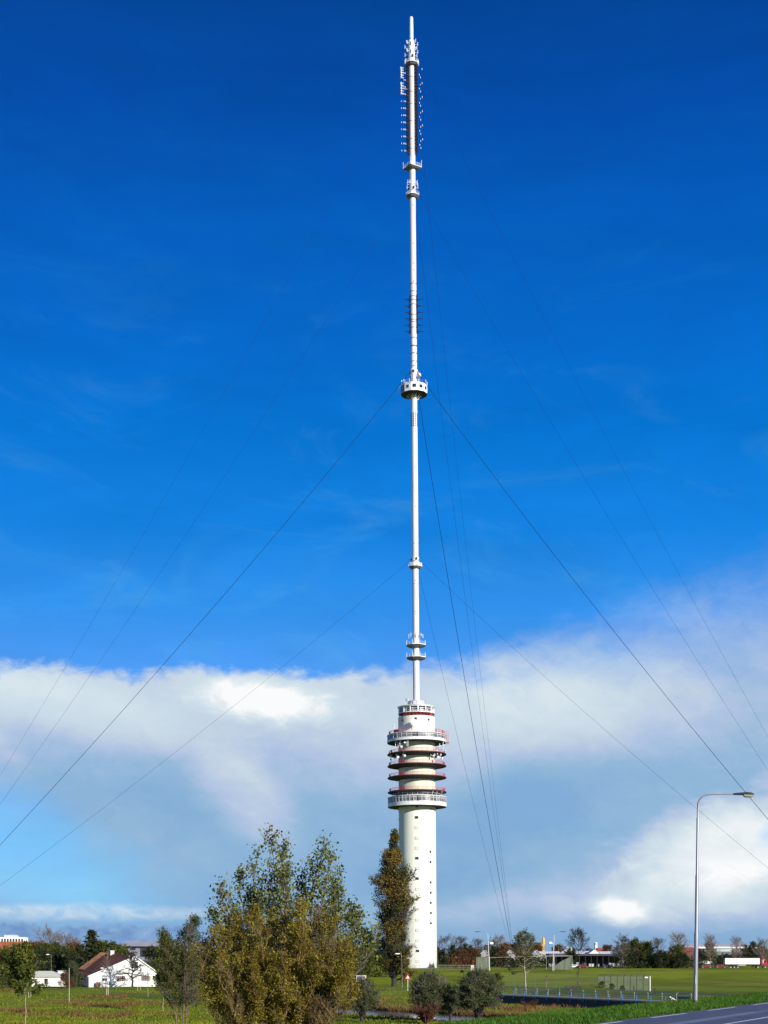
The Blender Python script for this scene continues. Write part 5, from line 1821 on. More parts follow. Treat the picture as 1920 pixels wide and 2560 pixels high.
# white outbuilding
ob = empty('outbuilding', (0, 0, 0), 0, 'small white outbuilding with pale low roof behind the leafy tree at left', 'shed')
OY = 338.0
oc = lambda x, y, dy=0: P(x, y, OY + dy)
zb = -0.1
b_ = MB()
xl, xr = X(79, OY), X(150.5, OY)
zt_ = Z(2443)
b_.box(((xl + xr) / 2, OY + 3, (zt_ + zb) / 2), (xr - xl, 6, zt_ - zb)); b_.build('wall', M_WALL, ob)
slab([(xl - .3, OY - .4, zt_), (xr + .3, OY - .4, zt_), (X(110, OY) + 1.2, OY + 3, Z(2430)), (xl - .3, OY + 3, Z(2430))], .16, mat('pale_roof', (0.62, 0.62, 0.5), 0.7), 'roof', ob)
slab([(xl - .3, OY + 6.3, zt_), (xr + .3, OY + 6.3, zt_), (X(110, OY) + 1.2, OY + 3, Z(2430)), (xl - .3, OY + 3, Z(2430))], .16, mat('pale_roof', (0.62, 0.62, 0.5), 0.7), 'roof', ob)
slab([(xr + .3, OY - .4, zt_), (xr + .3, OY + 6.3, zt_), (X(110, OY) + 1.2, OY + 3, Z(2430))], .14, mat('pale_roof', (0.62, 0.62, 0.5), 0.7), 'roof', ob)
w = MB(); w.box((X(115.5, OY), OY - .03, E + (HY - 2453) / F * OY), (.75, .1, 1.15)); w.build('window', M_GLASS, ob)
bx = empty('garden_cabin', (X(152, 350), 350, 0), 0, 'little white cabin with dark opening behind the outbuilding', 'shed')
b_ = MB(); b_.box((0, 1, 1.6), (1.4, 2, 3.6)); b_.build('wall', M_WALL, bx); w = MB(); w.box((.1, -.02, 2.4), (.7, .1, .9)); w.build('opening', M_GLASS, bx)
b_ = MB(); b_.box((0, 1, 3.48), (1.7, 2.3, .14)); b_.build('roof', M_WALLG, bx)

# orange roofed farmhouse at the far left
fr = empty('farm_barn', (0, 0, 0), 0, 'long barn with orange brown roof behind the trees at the left edge', 'barn')
FY = 440.0
zr, ze = E + 37 / F * FY, E - 6 / F * FY
xa, xb = X(-60, FY), X(88, FY)
M_ORANGE = mat('orange_thatch', (0.36, 0.12, 0.045), 0.95, (0.20, 0.065, 0.028), 0.9, detail=8.0)
slab([(xa, FY, ze), (xb, FY, ze), (X(62, FY), FY + 7, zr), (xa, FY + 7, zr)], .3, M_ORANGE, 'roof', fr)
slab([(xb, FY, ze), (xb, FY + 14, ze), (X(62, FY), FY + 7, zr)], .3, M_ORANGE, 'roof_hip', fr)
slab([(xa, FY + 14, ze), (xb, FY + 14, ze), (X(62, FY), FY + 7, zr), (xa, FY + 7, zr)], .3, M_ORANGE, 'rear_roof', fr)
b_ = MB(); b_.box(((xa + xb) / 2, FY + 7, (ze + 2) / 2), (xb - xa - 1, 13, ze - 1.6)); b_.build('wall', mat('barn_brick', (0.22, 0.10, 0.06), 0.9), fr)
b_ = MB(); b_.tube([(xa, FY + 7, zr + .3), (X(62, FY), FY + 7, zr + .3)], .28, 8); b_.build('ridge', M_ORANGE, fr)

# glassy grey garden roof among the leaves at the left
gr_ = empty('greenhouse', (X(20, 330), 330, 0), 0, 'little grey glass gabled roof among the trees at the left edge', 'greenhouse')
b_ = MB(); b_.box((0, 1.5, 2.9), (1.5, 3, 6.2)); b_.build('wall', M_DGREEN, gr_)
slab([(-.9, -.2, 6.0), (.2, -.2, 7.2), (.2, 3.2, 7.2), (-.9, 3.2, 6.0)], .1, M_WALLG, 'roof', gr_)
slab([(.2, -.2, 7.2), (.9, -.2, 7.2), (.7, 3.2, 7.2), (.2, 3.2, 7.2)], .1, M_WALLG, 'roof', gr_)

# ------------------------------------------------------------------ far buildings
ab_ = empty('apartment_block', (X(30, 1500), 1500, 3), 0, 'far white apartment block with tall dark window strips above the orange roof', 'building')
hh_ = E + 52 / F * 1500 - 3
b_ = MB(); b_.box((0, 8, hh_ / 2), (25, 16, hh_)); b_.build('wall', M_WALL, ab_)
b_ = MB(); b_.box((-3, 8, hh_ + 1.2), (12, 9, 2.4)); b_.box((4, 6, hh_ + .7), (3, 3, 1.4)); b_.build('roof_plant', M_WALLG, ab_)
for k in range(8):
    for f_ in range(3):
        w = MB(); w.box((-10 + 2.9 * k, -.05, hh_ - 4.6 - 6.6 * f_), (1.7, .3, 6.0)); w.build('window', M_GLASS, ab_)

cbk = empty('concrete_building', (0, 0, 0), 0, 'blue grey concrete building with dark openings right behind the farmhouse', 'building')
CY = 600.0
M_CBG = mat('blue_grey_concrete', (0.21, 0.22, 0.28), 0.85, (0.17, 0.18, 0.235), 0.4)
zt_ = E + 35 / F * CY
b_ = MB()
x0, x1 = X(312, CY), X(500, CY)
b_.box(((x0 + x1) / 2, CY + 6, (zt_ + 2) / 2 + 1), (x1 - x0, 10, zt_ - 1.4)); b_.build('wall', M_CBG, cbk)
b_ = MB(); b_.box(((x0 + x1) / 2, CY + 5.4, zt_ - .2), (x1 - x0 + 1, 12, 1.5)); b_.build('roof_slab', M_CBG, cbk)
for (xa_, xb_, ya_, yb_) in ((325, 338, 2369, 2375), (350, 372, 2370, 2392), (378, 400, 2370, 2392), (410, 440, 2370, 2392)):
    w = MB(); w.box(((X(xa_, CY) + X(xb_, CY)) / 2, CY + 1.0, E + (HY - (ya_ + yb_) / 2) / F * CY), (X(xb_, CY) - X(xa_, CY), .3, (yb_ - ya_) / F * CY)); w.build('opening', M_DARK, cbk)
b_ = MB()
for k in range(9):
    b_.box((X(350 + 6.5 * k, CY), CY + 4, zt_ + .75), (.5, .8, .5 + .3 * (k % 3)))
b_.build('roof_vent', M_WALL, cbk)

# long warehouse at the right
wh = empty('warehouse', (0, 0, 0), 0, 'long grey warehouse with white band behind the truck', 'building')
WY = 700.0
x0, x1 = X(1712, WY), X(1893, WY)
zf = lambda y: E + (HY - y) / F * WY
b_ = MB(); b_.box(((x0 + x1) / 2, WY + 10, (zf(2371) + 3) / 2), (x1 - x0, 20, zf(2371) - 3)); b_.build('wall', mat('grey_cladding', (0.16, 0.17, 0.18), 0.6, (0.11, 0.12, 0.13), 0.5), wh)
b_ = MB(); b_.box(((x0 + x1) / 2, WY + 9.6, (zf(2371) + zf(2367)) / 2), (x1 - x0 + .4, 21, zf(2367) - zf(2371))); b_.build('white_band', M_WALL, wh)
b_ = MB(); b_.box(((x0 + x1) / 2, WY + 10, (zf(2361) + zf(2367)) / 2), (x1 - x0, 20, zf(2361) - zf(2367))); b_.build('upper_cladding', mat('violet_grey', (0.22, 0.20, 0.27), 0.6), wh)
b_ = MB(); b_.box((X(1810, WY), WY - .2, (zf(2373) + zf(2379)) / 2), (X(1828, WY) - X(1790, WY), .4, zf(2373) - zf(2379))); b_.build('pale_panel', mat('pale_teal', (0.45, 0.55, 0.52), 0.5), wh)
for k in range(7):
    w = MB(); w.box((X(1752 + 12 * k, WY), WY - .12, zf(2392)), (1.5, .2, 1.6)); w.build('window', M_GLASS, wh)
# brick house row fragments
def small_house(x0, x1, ytop, yeave, Y, wall_m, roof_m, label, gable_front=True, group=None, name='house'):
    r_ = empty(name, (X((x0 + x1) / 2, Y), Y, 3.0), 0, label, 'house', group)
    w_ = X(x1, Y) - X(x0, Y)
    zt1 = E + (HY - ytop) / F * Y - 3; ze1 = E + (HY - yeave) / F * Y - 3
    b_ = MB()
    if gable_front:
        b_.add([(-w_ / 2, 0, -.5), (w_ / 2, 0, -.5), (w_ / 2, 0, ze1), (0, 0, zt1), (-w_ / 2, 0, ze1)], [(0, 1, 2, 3, 4)])
        b_.add([(-w_ / 2, 9, -.5), (w_ / 2, 9, -.5), (w_ / 2, 9, ze1), (0, 9, zt1), (-w_ / 2, 9, ze1)], [(4, 3, 2, 1, 0)])
        b_.add([(-w_ / 2, 0, -.5), (-w_ / 2, 0, ze1), (-w_ / 2, 9, ze1), (-w_ / 2, 9, -.5)], [(0, 1, 2, 3)])
        b_.add([(w_ / 2, 0, -.5), (w_ / 2, 9, -.5), (w_ / 2, 9, ze1), (w_ / 2, 0, ze1)], [(0, 1, 2, 3)])
        b_.build('wall', wall_m, r_)
        slab([(-w_ / 2 - .3, -.3, ze1 - .1), (0, -.3, zt1 + .02), (0, 9.3, zt1 + .02), (-w_ / 2 - .3, 9.3, ze1 - .1)], .15, roof_m, 'roof', r_)
        slab([(w_ / 2 + .3, -.3, ze1 - .1), (0, -.3, zt1 + .02), (0, 9.3, zt1 + .02), (w_ / 2 + .3, 9.3, ze1 - .1)], .15, roof_m, 'roof', r_)
    else:
        b_.box((0, 4.5, ze1 / 2), (w_, 9, ze1)); b_.build('wall', wall_m, r_)
        slab([(-w_ / 2 - .2, -.3, ze1), (w_ / 2 + .2, -.3, ze1), (w_ / 2 + .2, 4.5, zt1), (-w_ / 2 - .2, 4.5, zt1)], .15, roof_m, 'roof', r_)
        slab([(-w_ / 2 - .2, 9.3, ze1), (w_ / 2 + .2, 9.3, ze1), (w_ / 2 + .2, 4.5, zt1), (-w_ / 2 - .2, 4.5, zt1)], .15, roof_m, 'roof', r_)
    for k in range(max(2, int(w_ / 3))):
        w = MB(); w.box((-w_ / 2 + (k + .5) * w_ / max(2, int(w_ / 3)), -.04, ze1 * .55), (1.0, .12, 1.1)); w.build('window', M_GLASS, r_)
    return r_


M_BRICK = mat('brick_red', (0.17, 0.065, 0.045), 0.9, (0.10, 0.04, 0.03), 1.5)
M_WALLM = mat('mid_grey_render', (0.34, 0.33, 0.31), 0.8, (0.22, 0.21, 0.20), 0.8)
M_PROOF = mat('white_sheet_roof', (0.72, 0.72, 0.70), 0.6, (0.58, 0.58, 0.57), 0.7)
M_RROOF = mat('red_tile_roof', (0.34, 0.10, 0.06), 0.85, (0.22, 0.06, 0.04), 1.0)
gp = 'small houses along the horizon'
small_house(1203, 1220, 2376, 2384, 650, M_WALLM, M_PROOF, 'small white gabled house between two greyish trees right of the tower', True, gp)
small_house(1262, 1288, 2376, 2386, 650, M_WALLM, M_PROOF, 'white gabled house directly behind the guy cable foot', True, gp)
small_house(1330, 1352, 2376, 2385, 640, M_WALLM, M_PROOF, 'white gabled house under the yellow tower', True, gp)
small_house(1352, 1400, 2379, 2385, 645, M_WALLM, M_PROOF, 'long low white roofed house left of the right tall lamp post', False, gp)
small_house(1402, 1430, 2374, 2383, 650, M_WALLM, M_PROOF, 'white gabled house left of the high crowned tree', True, gp)
small_house(1430, 1478, 2378, 2384, 655, M_WALLM, M_PROOF, 'long low white roofed house behind the high crowned tree', False, gp)
small_house(1474, 1501, 2374, 2384, 645, M_WALL, M_PROOF, 'white peaked tent roof beneath the white silo', True, gp, 'tent_house')
small_house(1502, 1540, 2379, 2384, 655, M_WALLM, M_PROOF, 'long low white roofed house right of the white peaked roof', False, gp)
small_house(1575, 1614, 2368, 2380, 660, M_BRICK, M_RROOF, 'red brick house with red roof among olive green trees', False, gp)
small_house(1705, 1738, 2368, 2378, 650, M_BRICK, M_RROOF, 'low red brick house just left of the street lamp', False, gp)
small_house(1495, 1508, 2370, 2376, 760, M_BRICK, mat('orange_red_roof', (0.5, 0.10, 0.04), 0.8), 'tiny house with bright red roof right of the silo', False, gp)
small_house(1236, 1262, 2380, 2388, 640, M_BRICK, M_RROOF, 'low red brick house left of the guy cable foot', False, gp)

# dark open shed
M_SHP = mat('shed_post', (0.02, 0.02, 0.025), 0.8)
sh = empty('depot_shed', (X(1478, 600), 600, 3.0), 0, 'long dark open shed with thin posts between the horizon trees', 'shed')
w_ = X(1582, 600) - X(1372, 600)
zt_ = E + (HY - 2384) / F * 600 - 3
b_ = MB(); b_.box((0, 6, zt_ - .45), (w_, 13, .9)); b_.build('roof', mat('shed_fascia', (0.045, 0.04, 0.07), 0.6), sh)
b_ = MB(); b_.box((0, 11.6, zt_ / 2 - .4), (w_ - .4, .3, zt_ - .9)); b_.build('rear_wall', M_DSTEEL, sh)
for k in range(15):
    w = MB(); w.box((-w_ / 2 + .4 + k * (w_ - .8) / 14, 0.0, zt_ / 2 - .45), (.22, .22, zt_ - .9)); w.build('post', M_SHP, sh)
rr_ = random.Random(8)
for k in range(12):
    w = MB(); hh_ = rr_.uniform(.8, 2.2); ww = rr_.uniform(.6, 2.6)
    w.box((0, 0, hh_ / 2), (ww, .8, hh_)); w.box((0, 0, hh_ + .05), (ww + .1, .9, .1)); 
    tag(w.build('storage_crate', [M_WALLG, M_STEEL, M_DSTEEL][k % 3], None, loc=(X(1380 + 16.5 * k, 604), 604 + (k % 3), 3.0)), 'dull storage crate standing inside the long dark shed', 'crate', 'crates stored in the dark shed')

sil = empty('silo', (X(1489.5, 900), 900, 3), 0, 'small white cylindrical silo above the white peaked roof', 'silo')
b_ = MB(); b_.lathe([(1.0, 0), (1.0, 12.8), (.6, 13.0)], 20); b_.build('cylinder', M_WALL, sil, smooth=True)
b_ = MB(); b_.lathe([(1.08, 8.6), (1.08, 9.1)], 20); b_.lathe([(1.08, 11.8), (1.08, 12.2)], 20); b_.build('band', M_DSTEEL, sil)
yt_ = empty('yellow_tower', (X(1358.5, 900), 900, 3), 0, 'small yellow tower with pointed top beyond the brown trees', 'tower')
b_ = MB(); b_.box((0, 0, 6), (1.3, 1.3, 12)); b_.build('shaft', mat('yellow_paint', (0.75, 0.42, 0.04), 0.6), yt_)
b_ = MB(); b_.lathe([(.95, 11.9), (.95, 14.5), (.5, 15.8), (.02, 16.4)], 8); b_.build('cap', mat('yellow_paint', (0.75, 0.42, 0.04), 0.6), yt_)
db_ = empty('dark_block', (X(1341, 890), 890, 3), 0, 'dark flat roofed block left of the yellow tower', 'building')
b_ = MB(); b_.box((0, 5, 6.3), (5.6, 10, 12.6)); b_.build('wall', mat('dark_brickwork', (0.05, 0.035, 0.035), 0.8), db_); b_ = MB(); b_.box((0, 5, 12.75), (5.9, 10.4, .3)); b_.build('parapet', M_DSTEEL, db_)
bb_ = empty('blue_block', (X(1410, 860), 860, 3), 0, 'small blue flat roofed block among the brown trees', 'building')
b_ = MB(); b_.box((0, 3, 5), (3.0, 6, 10.2)); b_.build('wall', mat('navy_cladding', (0.05, 0.07, 0.15), 0.6), bb_); b_ = MB(); b_.box((0, 3, 10.2), (3.2, 6.2, .25)); b_.build('parapet', M_DSTEEL, bb_)
wb_ = empty('white_block', (X(1424, 865), 865, 3), 0, 'small white flat roofed block right of the blue one', 'building')
b_ = MB(); b_.box((0, 3, 4.8), (3.4, 6, 9.7)); b_.build('wall', M_WALL, wb_); b_ = MB(); b_.box((0, 3, 9.75), (3.6, 6.2, .25)); b_.build('parapet', M_WALLG, wb_)

# ------------------------------------------------------------------ truck and cars
TY = 560.0
zr0 = H1(X(1860, TY), TY)
tk = empty('truck', (X(1855, TY), TY, zr0), 0, 'articulated truck with long white trailer and red cab on the far road', 'truck')
tz = lambda y: E + (HY - y) / F * TY - zr0
M_TRUCKW = mat('trailer_white', (0.80, 0.80, 0.76), 0.4, (0.76, 0.76, 0.72), 0.5)
M_CABR = mat('cab_red', (0.30, 0.012, 0.014), 0.35, (0.24, 0.01, 0.012), 1.0)
x0, x1 = X(1811, TY) - tk.location.x, X(1897.5, TY) - tk.location.x
zb_, zt_ = tz(2410.5), tz(2395.5)
tb = MB(); tb.box(((x0 + x1) / 2, 0, (zb_ + zt_) / 2), (x1 - x0, 2.5, zt_ - zb_)); trl = tb.build('trailer', M_TRUCKW, tk)
b_ = MB()
for xx in (x0, x1): b_.box((xx, 0, (zb_ + zt_) / 2), (.1, 2.56, zt_ - zb_ + .06))
b_.box(((x0 + x1) / 2, 0, zb_), (x1 - x0 + .1, 2.56, .12)); b_.box(((x0 + x1) / 2, 0, zt_), (x1 - x0 + .1, 2.56, .08)); b_.build('edge_trim', M_STEEL, trl)
lt = MB()
rr_ = random.Random(3)
xs0 = X(1830, TY) - tk.location.x
for k in range(9):
    hh_ = .42 if k in (0, 8) else .28
    lt.box((xs0 + .28 * k + .14, -1.27, tz(2399.6) + hh_ / 2 - .1), (.07, .02, hh_)); lt.box((xs0 + .28 * k + .22, -1.27, tz(2399.6) + (.05 if k % 2 else .0)), (.16, .02, .07))
lt.build('lettering', M_DSTEEL, trl)
b_ = MB(); b_.box(((x0 + x1) / 2 + .5, 0, zb_ - .25), (x1 - x0 - 2.5, 1.0, .28)); b_.build('chassis', M_DSTEEL, tk)
b_ = MB(); b_.box((x0 + 6.4, -1.15, zb_ - .35), (3.0, .08, .4)); b_.build('side_guard', M_STEEL, tk)


def wheel(x, y, r, parent, w=.3):
    b_ = MB()
    b_.add([(x + r * math.cos(t) , yy, r + r * math.sin(t)) for yy in (y - w / 2, y + w / 2) for t in [2 * math.pi * i / 18 for i in range(18)]],
           [tuple(range(18)), tuple(range(18, 36))[::-1]] + [(i, (i + 1) % 18, 18 + (i + 1) % 18, 18 + i) for i in range(18)])
    o = b_.build('wheel', M_TYRE, parent)
    r2 = r * .55
    b_ = MB()
    b_.add([(x + r2 * math.cos(t), yy, r + r2 * math.sin(t)) for yy in (y - w / 2 - .02, y + w / 2 + .02) for t in [2 * math.pi * i / 12 for i in range(12)]],
           [tuple(range(12)), tuple(range(12, 24))[::-1]] + [(i, (i + 1) % 12, 12 + (i + 1) % 12, 12 + i) for i in range(12)])
    b_.build('rim', M_STEEL, o)


M_TYRE = mat('tyre_black', (0.02, 0.02, 0.022), 0.85)
for xx in (x0 + 2.2, x0 + 3.5, x0 + 4.8):
    for sy in (-1.1, 1.1): wheel(xx, sy, .5, tk)
cx = x1 + .5
cm = MB()
ch_ = zt_ - .15
prof_ = [(cx, zb_ - .5), (cx + 2.35, zb_ - .5), (cx + 2.35, zb_ + .7), (cx + 2.15, ch_ - .5), (cx + 1.6, ch_ - .05), (cx + .3, ch_), (cx, ch_ - .2)]
k = len(prof_)
cm.add([(a, s_, z_) for s_ in (-1.22, 1.22) for a, z_ in prof_], [tuple(range(k)), tuple(range(k, 2 * k))[::-1]] + [(i, (i + 1) % k, k + (i + 1) % k, k + i) for i in range(k)])
cabn = cm.build('cab', M_CABR, tk)
w = MB(); w.box((cx + 1.45, -1.22, ch_ - 1.05), (.9, .06, .8)); w.box((cx + 1.45, 1.22, ch_ - 1.05), (.9, .06, .8)); w.build('side_window', M_GLASS, cabn)
w = MB(); w.box((cx + 2.28, 0, ch_ - .95), (.1, 2.1, .85)); w.build('windscreen', M_GLASS, cabn)
w = MB(); w.box((cx + .75, -1.25, ch_ - 1.2), (.25, .05, 1.1)); w.box((cx + 1.0, -1.25, ch_ - .5), (.7, .05, .12)); w.build('livery', M_WALL, cabn)
for sy in (-1.1, 1.1):
    wheel(cx + 1.6, sy, .5, tk); wheel(cx - 1.2, sy, .5, tk)
w = MB(); w.box((cx - .2, 0, zb_ - .35), (3.2, 1.0, .3)); w.build('tractor_frame', M_DSTEEL, tk)

# second red lorry box cut by the edge
sv = empty('delivery_truck', (X(1930, TY + 6), TY + 6, zr0), 0, 'red box lorry ahead of the truck, cut by the right edge', 'lorry')
b_ = MB(); b_.box((1.5, 0, 2.0), (5.0, 2.4, 2.6)); b_.build('box', M_CABR, sv)
b_ = MB(); b_.box((1.5, 0, .6), (5.4, 1.2, .25)); b_.build('chassis', M_DSTEEL, sv)
for xx in (-.3, 3.2):
    for sy in (-1.05, 1.05): wheel(xx, sy, .45, sv)

# white bus-like van left of the truck
wv = empty('parked_trailer', (X(1764, 575), 575, H1(X(1764, 575), 575)), 0, 'low white trailer parked under the yellowish tree', 'trailer')
b_ = MB(); b_.box((0, 0, 2.2), (5.9, 2.3, .9)); b_.box((0, 0, 2.7), (6.1, 2.4, .1)); b_.build('body', M_TRUCKW, wv)
b_ = MB(); b_.box((0, 0, 1.1), (5.6, 2.0, 1.2)); b_.build('lower_body', M_DSTEEL, wv)
for xx in (-1.9, 1.9):
    for sy in (-1.0, 1.0): wheel(xx, sy, .42, wv)


def car(x, Y, m, label, rz=0.0):
    r_ = empty('car', (X(x, Y), Y, H1(X(x, Y), Y)), rz, label, 'car', 'cars parked along the far road')
    b_ = MB()
    pf = [(-2.1, .35), (2.1, .35), (2.12, .75), (1.3, .9), (.75, 1.4), (-1.1, 1.42), (-1.8, .95), (-2.1, .85)]
    k = len(pf)
    b_.add([(a, s_ * (1 if z_ < 1.0 else .86), z_) for s_ in (-.85, .85) for a, z_ in pf], [tuple(range(k)), tuple(range(k, 2 * k))[::-1]] + [(i, (i + 1) % k, k + (i + 1) % k, k + i) for i in range(k)])
    b_.build('body', m, r_)
    w = MB(); w.box((-.2, -.80, 1.14), (1.7, .06, .34)); w.box((-.2, .80, 1.14), (1.7, .06, .34)); w.build('side_window', M_GLASS, r_)
    for xx in (-1.3, 1.35):
        for sy in (-.78, .78): wheel(xx, sy, .32, r_, .2)
    return r_


M_CARR = mat('car_red', (0.13, 0.012, 0.012), 0.4)
M_CARW = mat('car_white', (0.7, 0.7, 0.7), 0.35)
M_CARB = mat('car_dark', (0.03, 0.03, 0.05), 0.3)
car(1765, 556, M_CARR, 'red car parked beneath the low white trailer')
car(1801, 557, M_CARR, 'red car right behind the rear of the truck')
car(1458, 566, M_CARR, 'red car at the left end of the dark shed')
car(1435, 568, M_CARW, 'white car left of the red car at the dark shed')
car(1520, 566, M_CARB, 'dark car before the middle of the shed')
car(1728, 558, M_CARR, 'red car just left of the street lamp')
car(1642, 560, M_CARW, 'white car under the grey bare maple')

# ------------------------------------------------------------------ street lamp on the verge
LY = 72.0
lb_ = P(1738.5, 2509, LY); lb_.z = 4.3
lamp = empty('street_lamp', lb_, 0, 'tall stepped grey street lamp with curved arm on the road verge', 'street lamp')
lamp.rotation_euler = (0, R(0.72), 0)
M_POLE = mat('pole_aluminium', (0.27, 0.27, 0.30), 0.36, (0.20, 0.20, 0.23), 5.0, metal=0.25, stretch=(1, 1, .1))
s1_ = LY / F
lh = lambda y: (2509 - y) * s1_
b_ = MB()
prof_ = [(.103, 0), (.100, lh(2335)), (.083, lh(2331)), (.080, lh(2191)), (.062, lh(2187)), (.060, lh(2046)), (.045, lh(2043)), (.043, lh(2018))]
b_.lathe(prof_, 28)
b_.build('pole', M_POLE, lamp, smooth=True)
b_ = MB()
arc = [(0, lh(2019)), (0, lh(2010)), (3, lh(2002)), (9, lh(1994)), (18, lh(1989)), (30, lh(1986.5)), (50, lh(1986)), (70, lh(1985.5)), (93, lh(1985))]
b_.tube([(a * s1_, 0, z_) for a, z_ in arc], [.043, .042, .04, .037, .034, .031, .028, .027, .026], 14)
b_.build('arm', M_POLE, lamp, smooth=True)
hd = MB()
secs = [(88, .055, .05, 0), (92, .075, .065, 0), (108, .12, .085, .01), (122, .16, .10, .02), (132, .16, .085, .02), (138, .12, .05, .01), (140, .05, .02, 0)]
vs = []; fs = []; n = 14
for (a, wy_, hz_, up_) in secs:
    for k in range(n):
        t = 2 * math.pi * k / n
        vs.append((a * s1_, wy_ * math.cos(t), lh(1985.5) + up_ + hz_ * (math.sin(t) if math.sin(t) > 0 else .55 * math.sin(t))))
for i in range(len(secs) - 1):
    for k in range(n):
        fs.append((i * n + k, i * n + (k + 1) % n, (i + 1) * n + (k + 1) % n, (i + 1) * n + k))
fs.append(tuple(range(n))); fs.append(tuple(range(len(secs) * n - n, len(secs) * n)))
hd.add(vs, fs)
head = hd.build('lamp_head', mat('lamp_housing', (0.035, 0.035, 0.055), 0.5), lamp, smooth=True)
ln = MB()
vs = []; fs = []
for (a, wy_, zz) in ((113, .13, -.02), (114, .13, -.08), (117, .11, -.13), (133, .11, -.13), (137, .12, -.08), (138, .12, -.01)):
    for k in range(9):
        t = math.pi * k / 8
        vs.append((a * s1_, wy_ * math.cos(t), lh(1986.5) + zz * math.sin(t)))
for i in range(5):
    for k in range(8):
        fs.append((i * 9 + k, i * 9 + k + 1, (i + 1) * 9 + k + 1, (i + 1) * 9 + k))
ln.add(vs, fs)
ln.build('lens', mat('lens_frosted', (0.42, 0.42, 0.28), 0.2), head, smooth=True)
b_ = MB(); b_.lathe([(.13, -.15), (.135, .10), (.11, .16)], 24); b_.build('base_collar', M_DSTEEL, lamp, smooth=True)
b_ = MB(); b_.box((0, -.1, 1.15), (.10, .03, .42)); b_.build('service_door', M_STEEL, lamp)


# tall lamp posts in the middle distance
def tall_lamp(xb, yb, xt, yt, hx0, hx1, hy, flood, Y, label):
    z0 = E + (HY - yb) / F * Y
    r_ = empty('tall_lamp_post', (X(xb, Y), Y, z0), 0, label, 'lamp post', 'tall lamp posts near the tower')
    s_ = Y / F
    tx = (xt - xb) * s_; tz_ = (yb - yt) * s_
    b_ = MB(); b_.tube([(0, 0, -.3), (tx * .5, 0, tz_ * .5), (tx, 0, tz_)], [.15, .12, .08] if flood else [.07, .06, .05], 10); b_.build('pole', M_LPOLE if flood else M_DSTEEL2, r_, smooth=True)
    a0_ = (hx0 - xb) * s_; a1_ = (hx1 - xb) * s_; zh = (yb - hy) * s_
    b_ = MB(); b_.tube([(tx, 0, tz_), (tx + (a0_ - tx) * .3, 0, zh - .05), (a0_, 0, zh)], [.05, .035, .03], 6); b_.build('arm', M_STEEL, r_)
    b_ = MB(); b_.box(((a0_ + a1_) / 2, 0, zh), (abs(a1_ - a0_), .4, .18)); b_.box(((a0_ + a1_) / 2, 0, zh - .12), (abs(a1_ - a0_) * .6, .3, .08)); b_.build('lamp_head', M_DSTEEL if flood else M_WALL, r_)
    if flood:
        fx, fy = (flood[0] - xb) * s_, (yb - flood[1]) * s_
        b_ = MB(); b_.box((fx, -.1, fy), (.95, .35, .55), rz=.3); b_.bar((fx, 0, fy - .1), (tx * .8, 0, fy - .3), .08); b_.build('floodlight', M_WALL, r_)
    return r_


M_LPOLE = mat('pale_pole', (0.62, 0.58, 0.52), 0.5)
tall_lamp(1224, 2427, 1219.5, 2337, 1201, 1187, 2329, (1229, 2358), 450, 'tall lamp post with white floodlight left of the leafy tree')
tall_lamp(1382, 2424, 1385.5, 2337, 1400, 1416, 2329, (1376, 2357), 450, 'tall lamp post with white floodlight right of the leafy tree')
tall_lamp(1095, 2428, 1092.5, 2350, 1087, 1079, 2346, None, 455, 'plain lamp post standing beside the right edge of the tower foot')
tall_lamp(1006, 2470, 1004, 2392, 1000, 988, 2384, None, 322, 'lamp post with pale head half hidden before the poplar')
tall_lamp(128, 2440, 128, 2388, 123, 116, 2386, None, 372, 'thin lamp post with white head before the dark trees at left')
for o_, hm in ((bpy.data.objects[-1], None),):
    pass


def low_lamp(x, yb, yt, label):
    Y = gd(yb, 0)
    r_ = empty('low_lamp', (X(x, Y), Y, -.05), 0, label, 'lamp post')
    h_ = (yb - yt) / F * Y
    b_ = MB(); b_.tube([(0, 0, 0), (0, 0, 1.0), (0, 0, 1.05), (0, 0, h_)], [.09, .09, .055, .05], 8); b_.build('pole', M_DSTEEL, r_)
    b_ = MB(); b_.lathe([(.06, h_ - .05), (.10, h_ + .05), (.42, h_ + .12), (.40, h_ + .22), (.1, h_ + .34)], 12); b_.build('lamp_head', M_WALL, r_)
    return r_


low_lamp(255, 2475, 2422, 'dark garden lamp with white head in front of the farmhouse wall')

# ------------------------------------------------------------------ signs
WYD = 291.0
ws = empty('warning_sign', (X(1019.3, WYD), WYD, H1(X(1019.3, WYD), WYD)), 0, 'triangular red and white road sign on a pale pole beside the poplar', 'sign')
b_ = MB(); b_.tube([(0, 0, -.2), (0, 0, 3.1)], .07, 10); b_.build('pole', M_LPOLE, ws)


def tri(cz, r, y, t, m, name, par):
    b_ = MB(); pts = []
    for yy in (y - t / 2, y + t / 2):
        for k in range(3):
            a = math.pi / 2 + 2 * math.pi * k / 3
            pts.append((r * math.cos(a), yy, cz + r * math.sin(a)))
    b_.add(pts, [(0, 1, 2), (5, 4, 3), (0, 1, 4, 3), (1, 2, 5, 4), (2, 0, 3, 5)])
    return b_.build(name, m, par)


M_SIGNR = mat('sign_red', (0.60, 0.03, 0.02), 0.4)
tp_ = tri(2.75, .72, -.1, .03, M_SIGNR, 'panel', ws)
tri(2.75, .40, -.13, .02, M_WALL, 'panel_field', tp_)
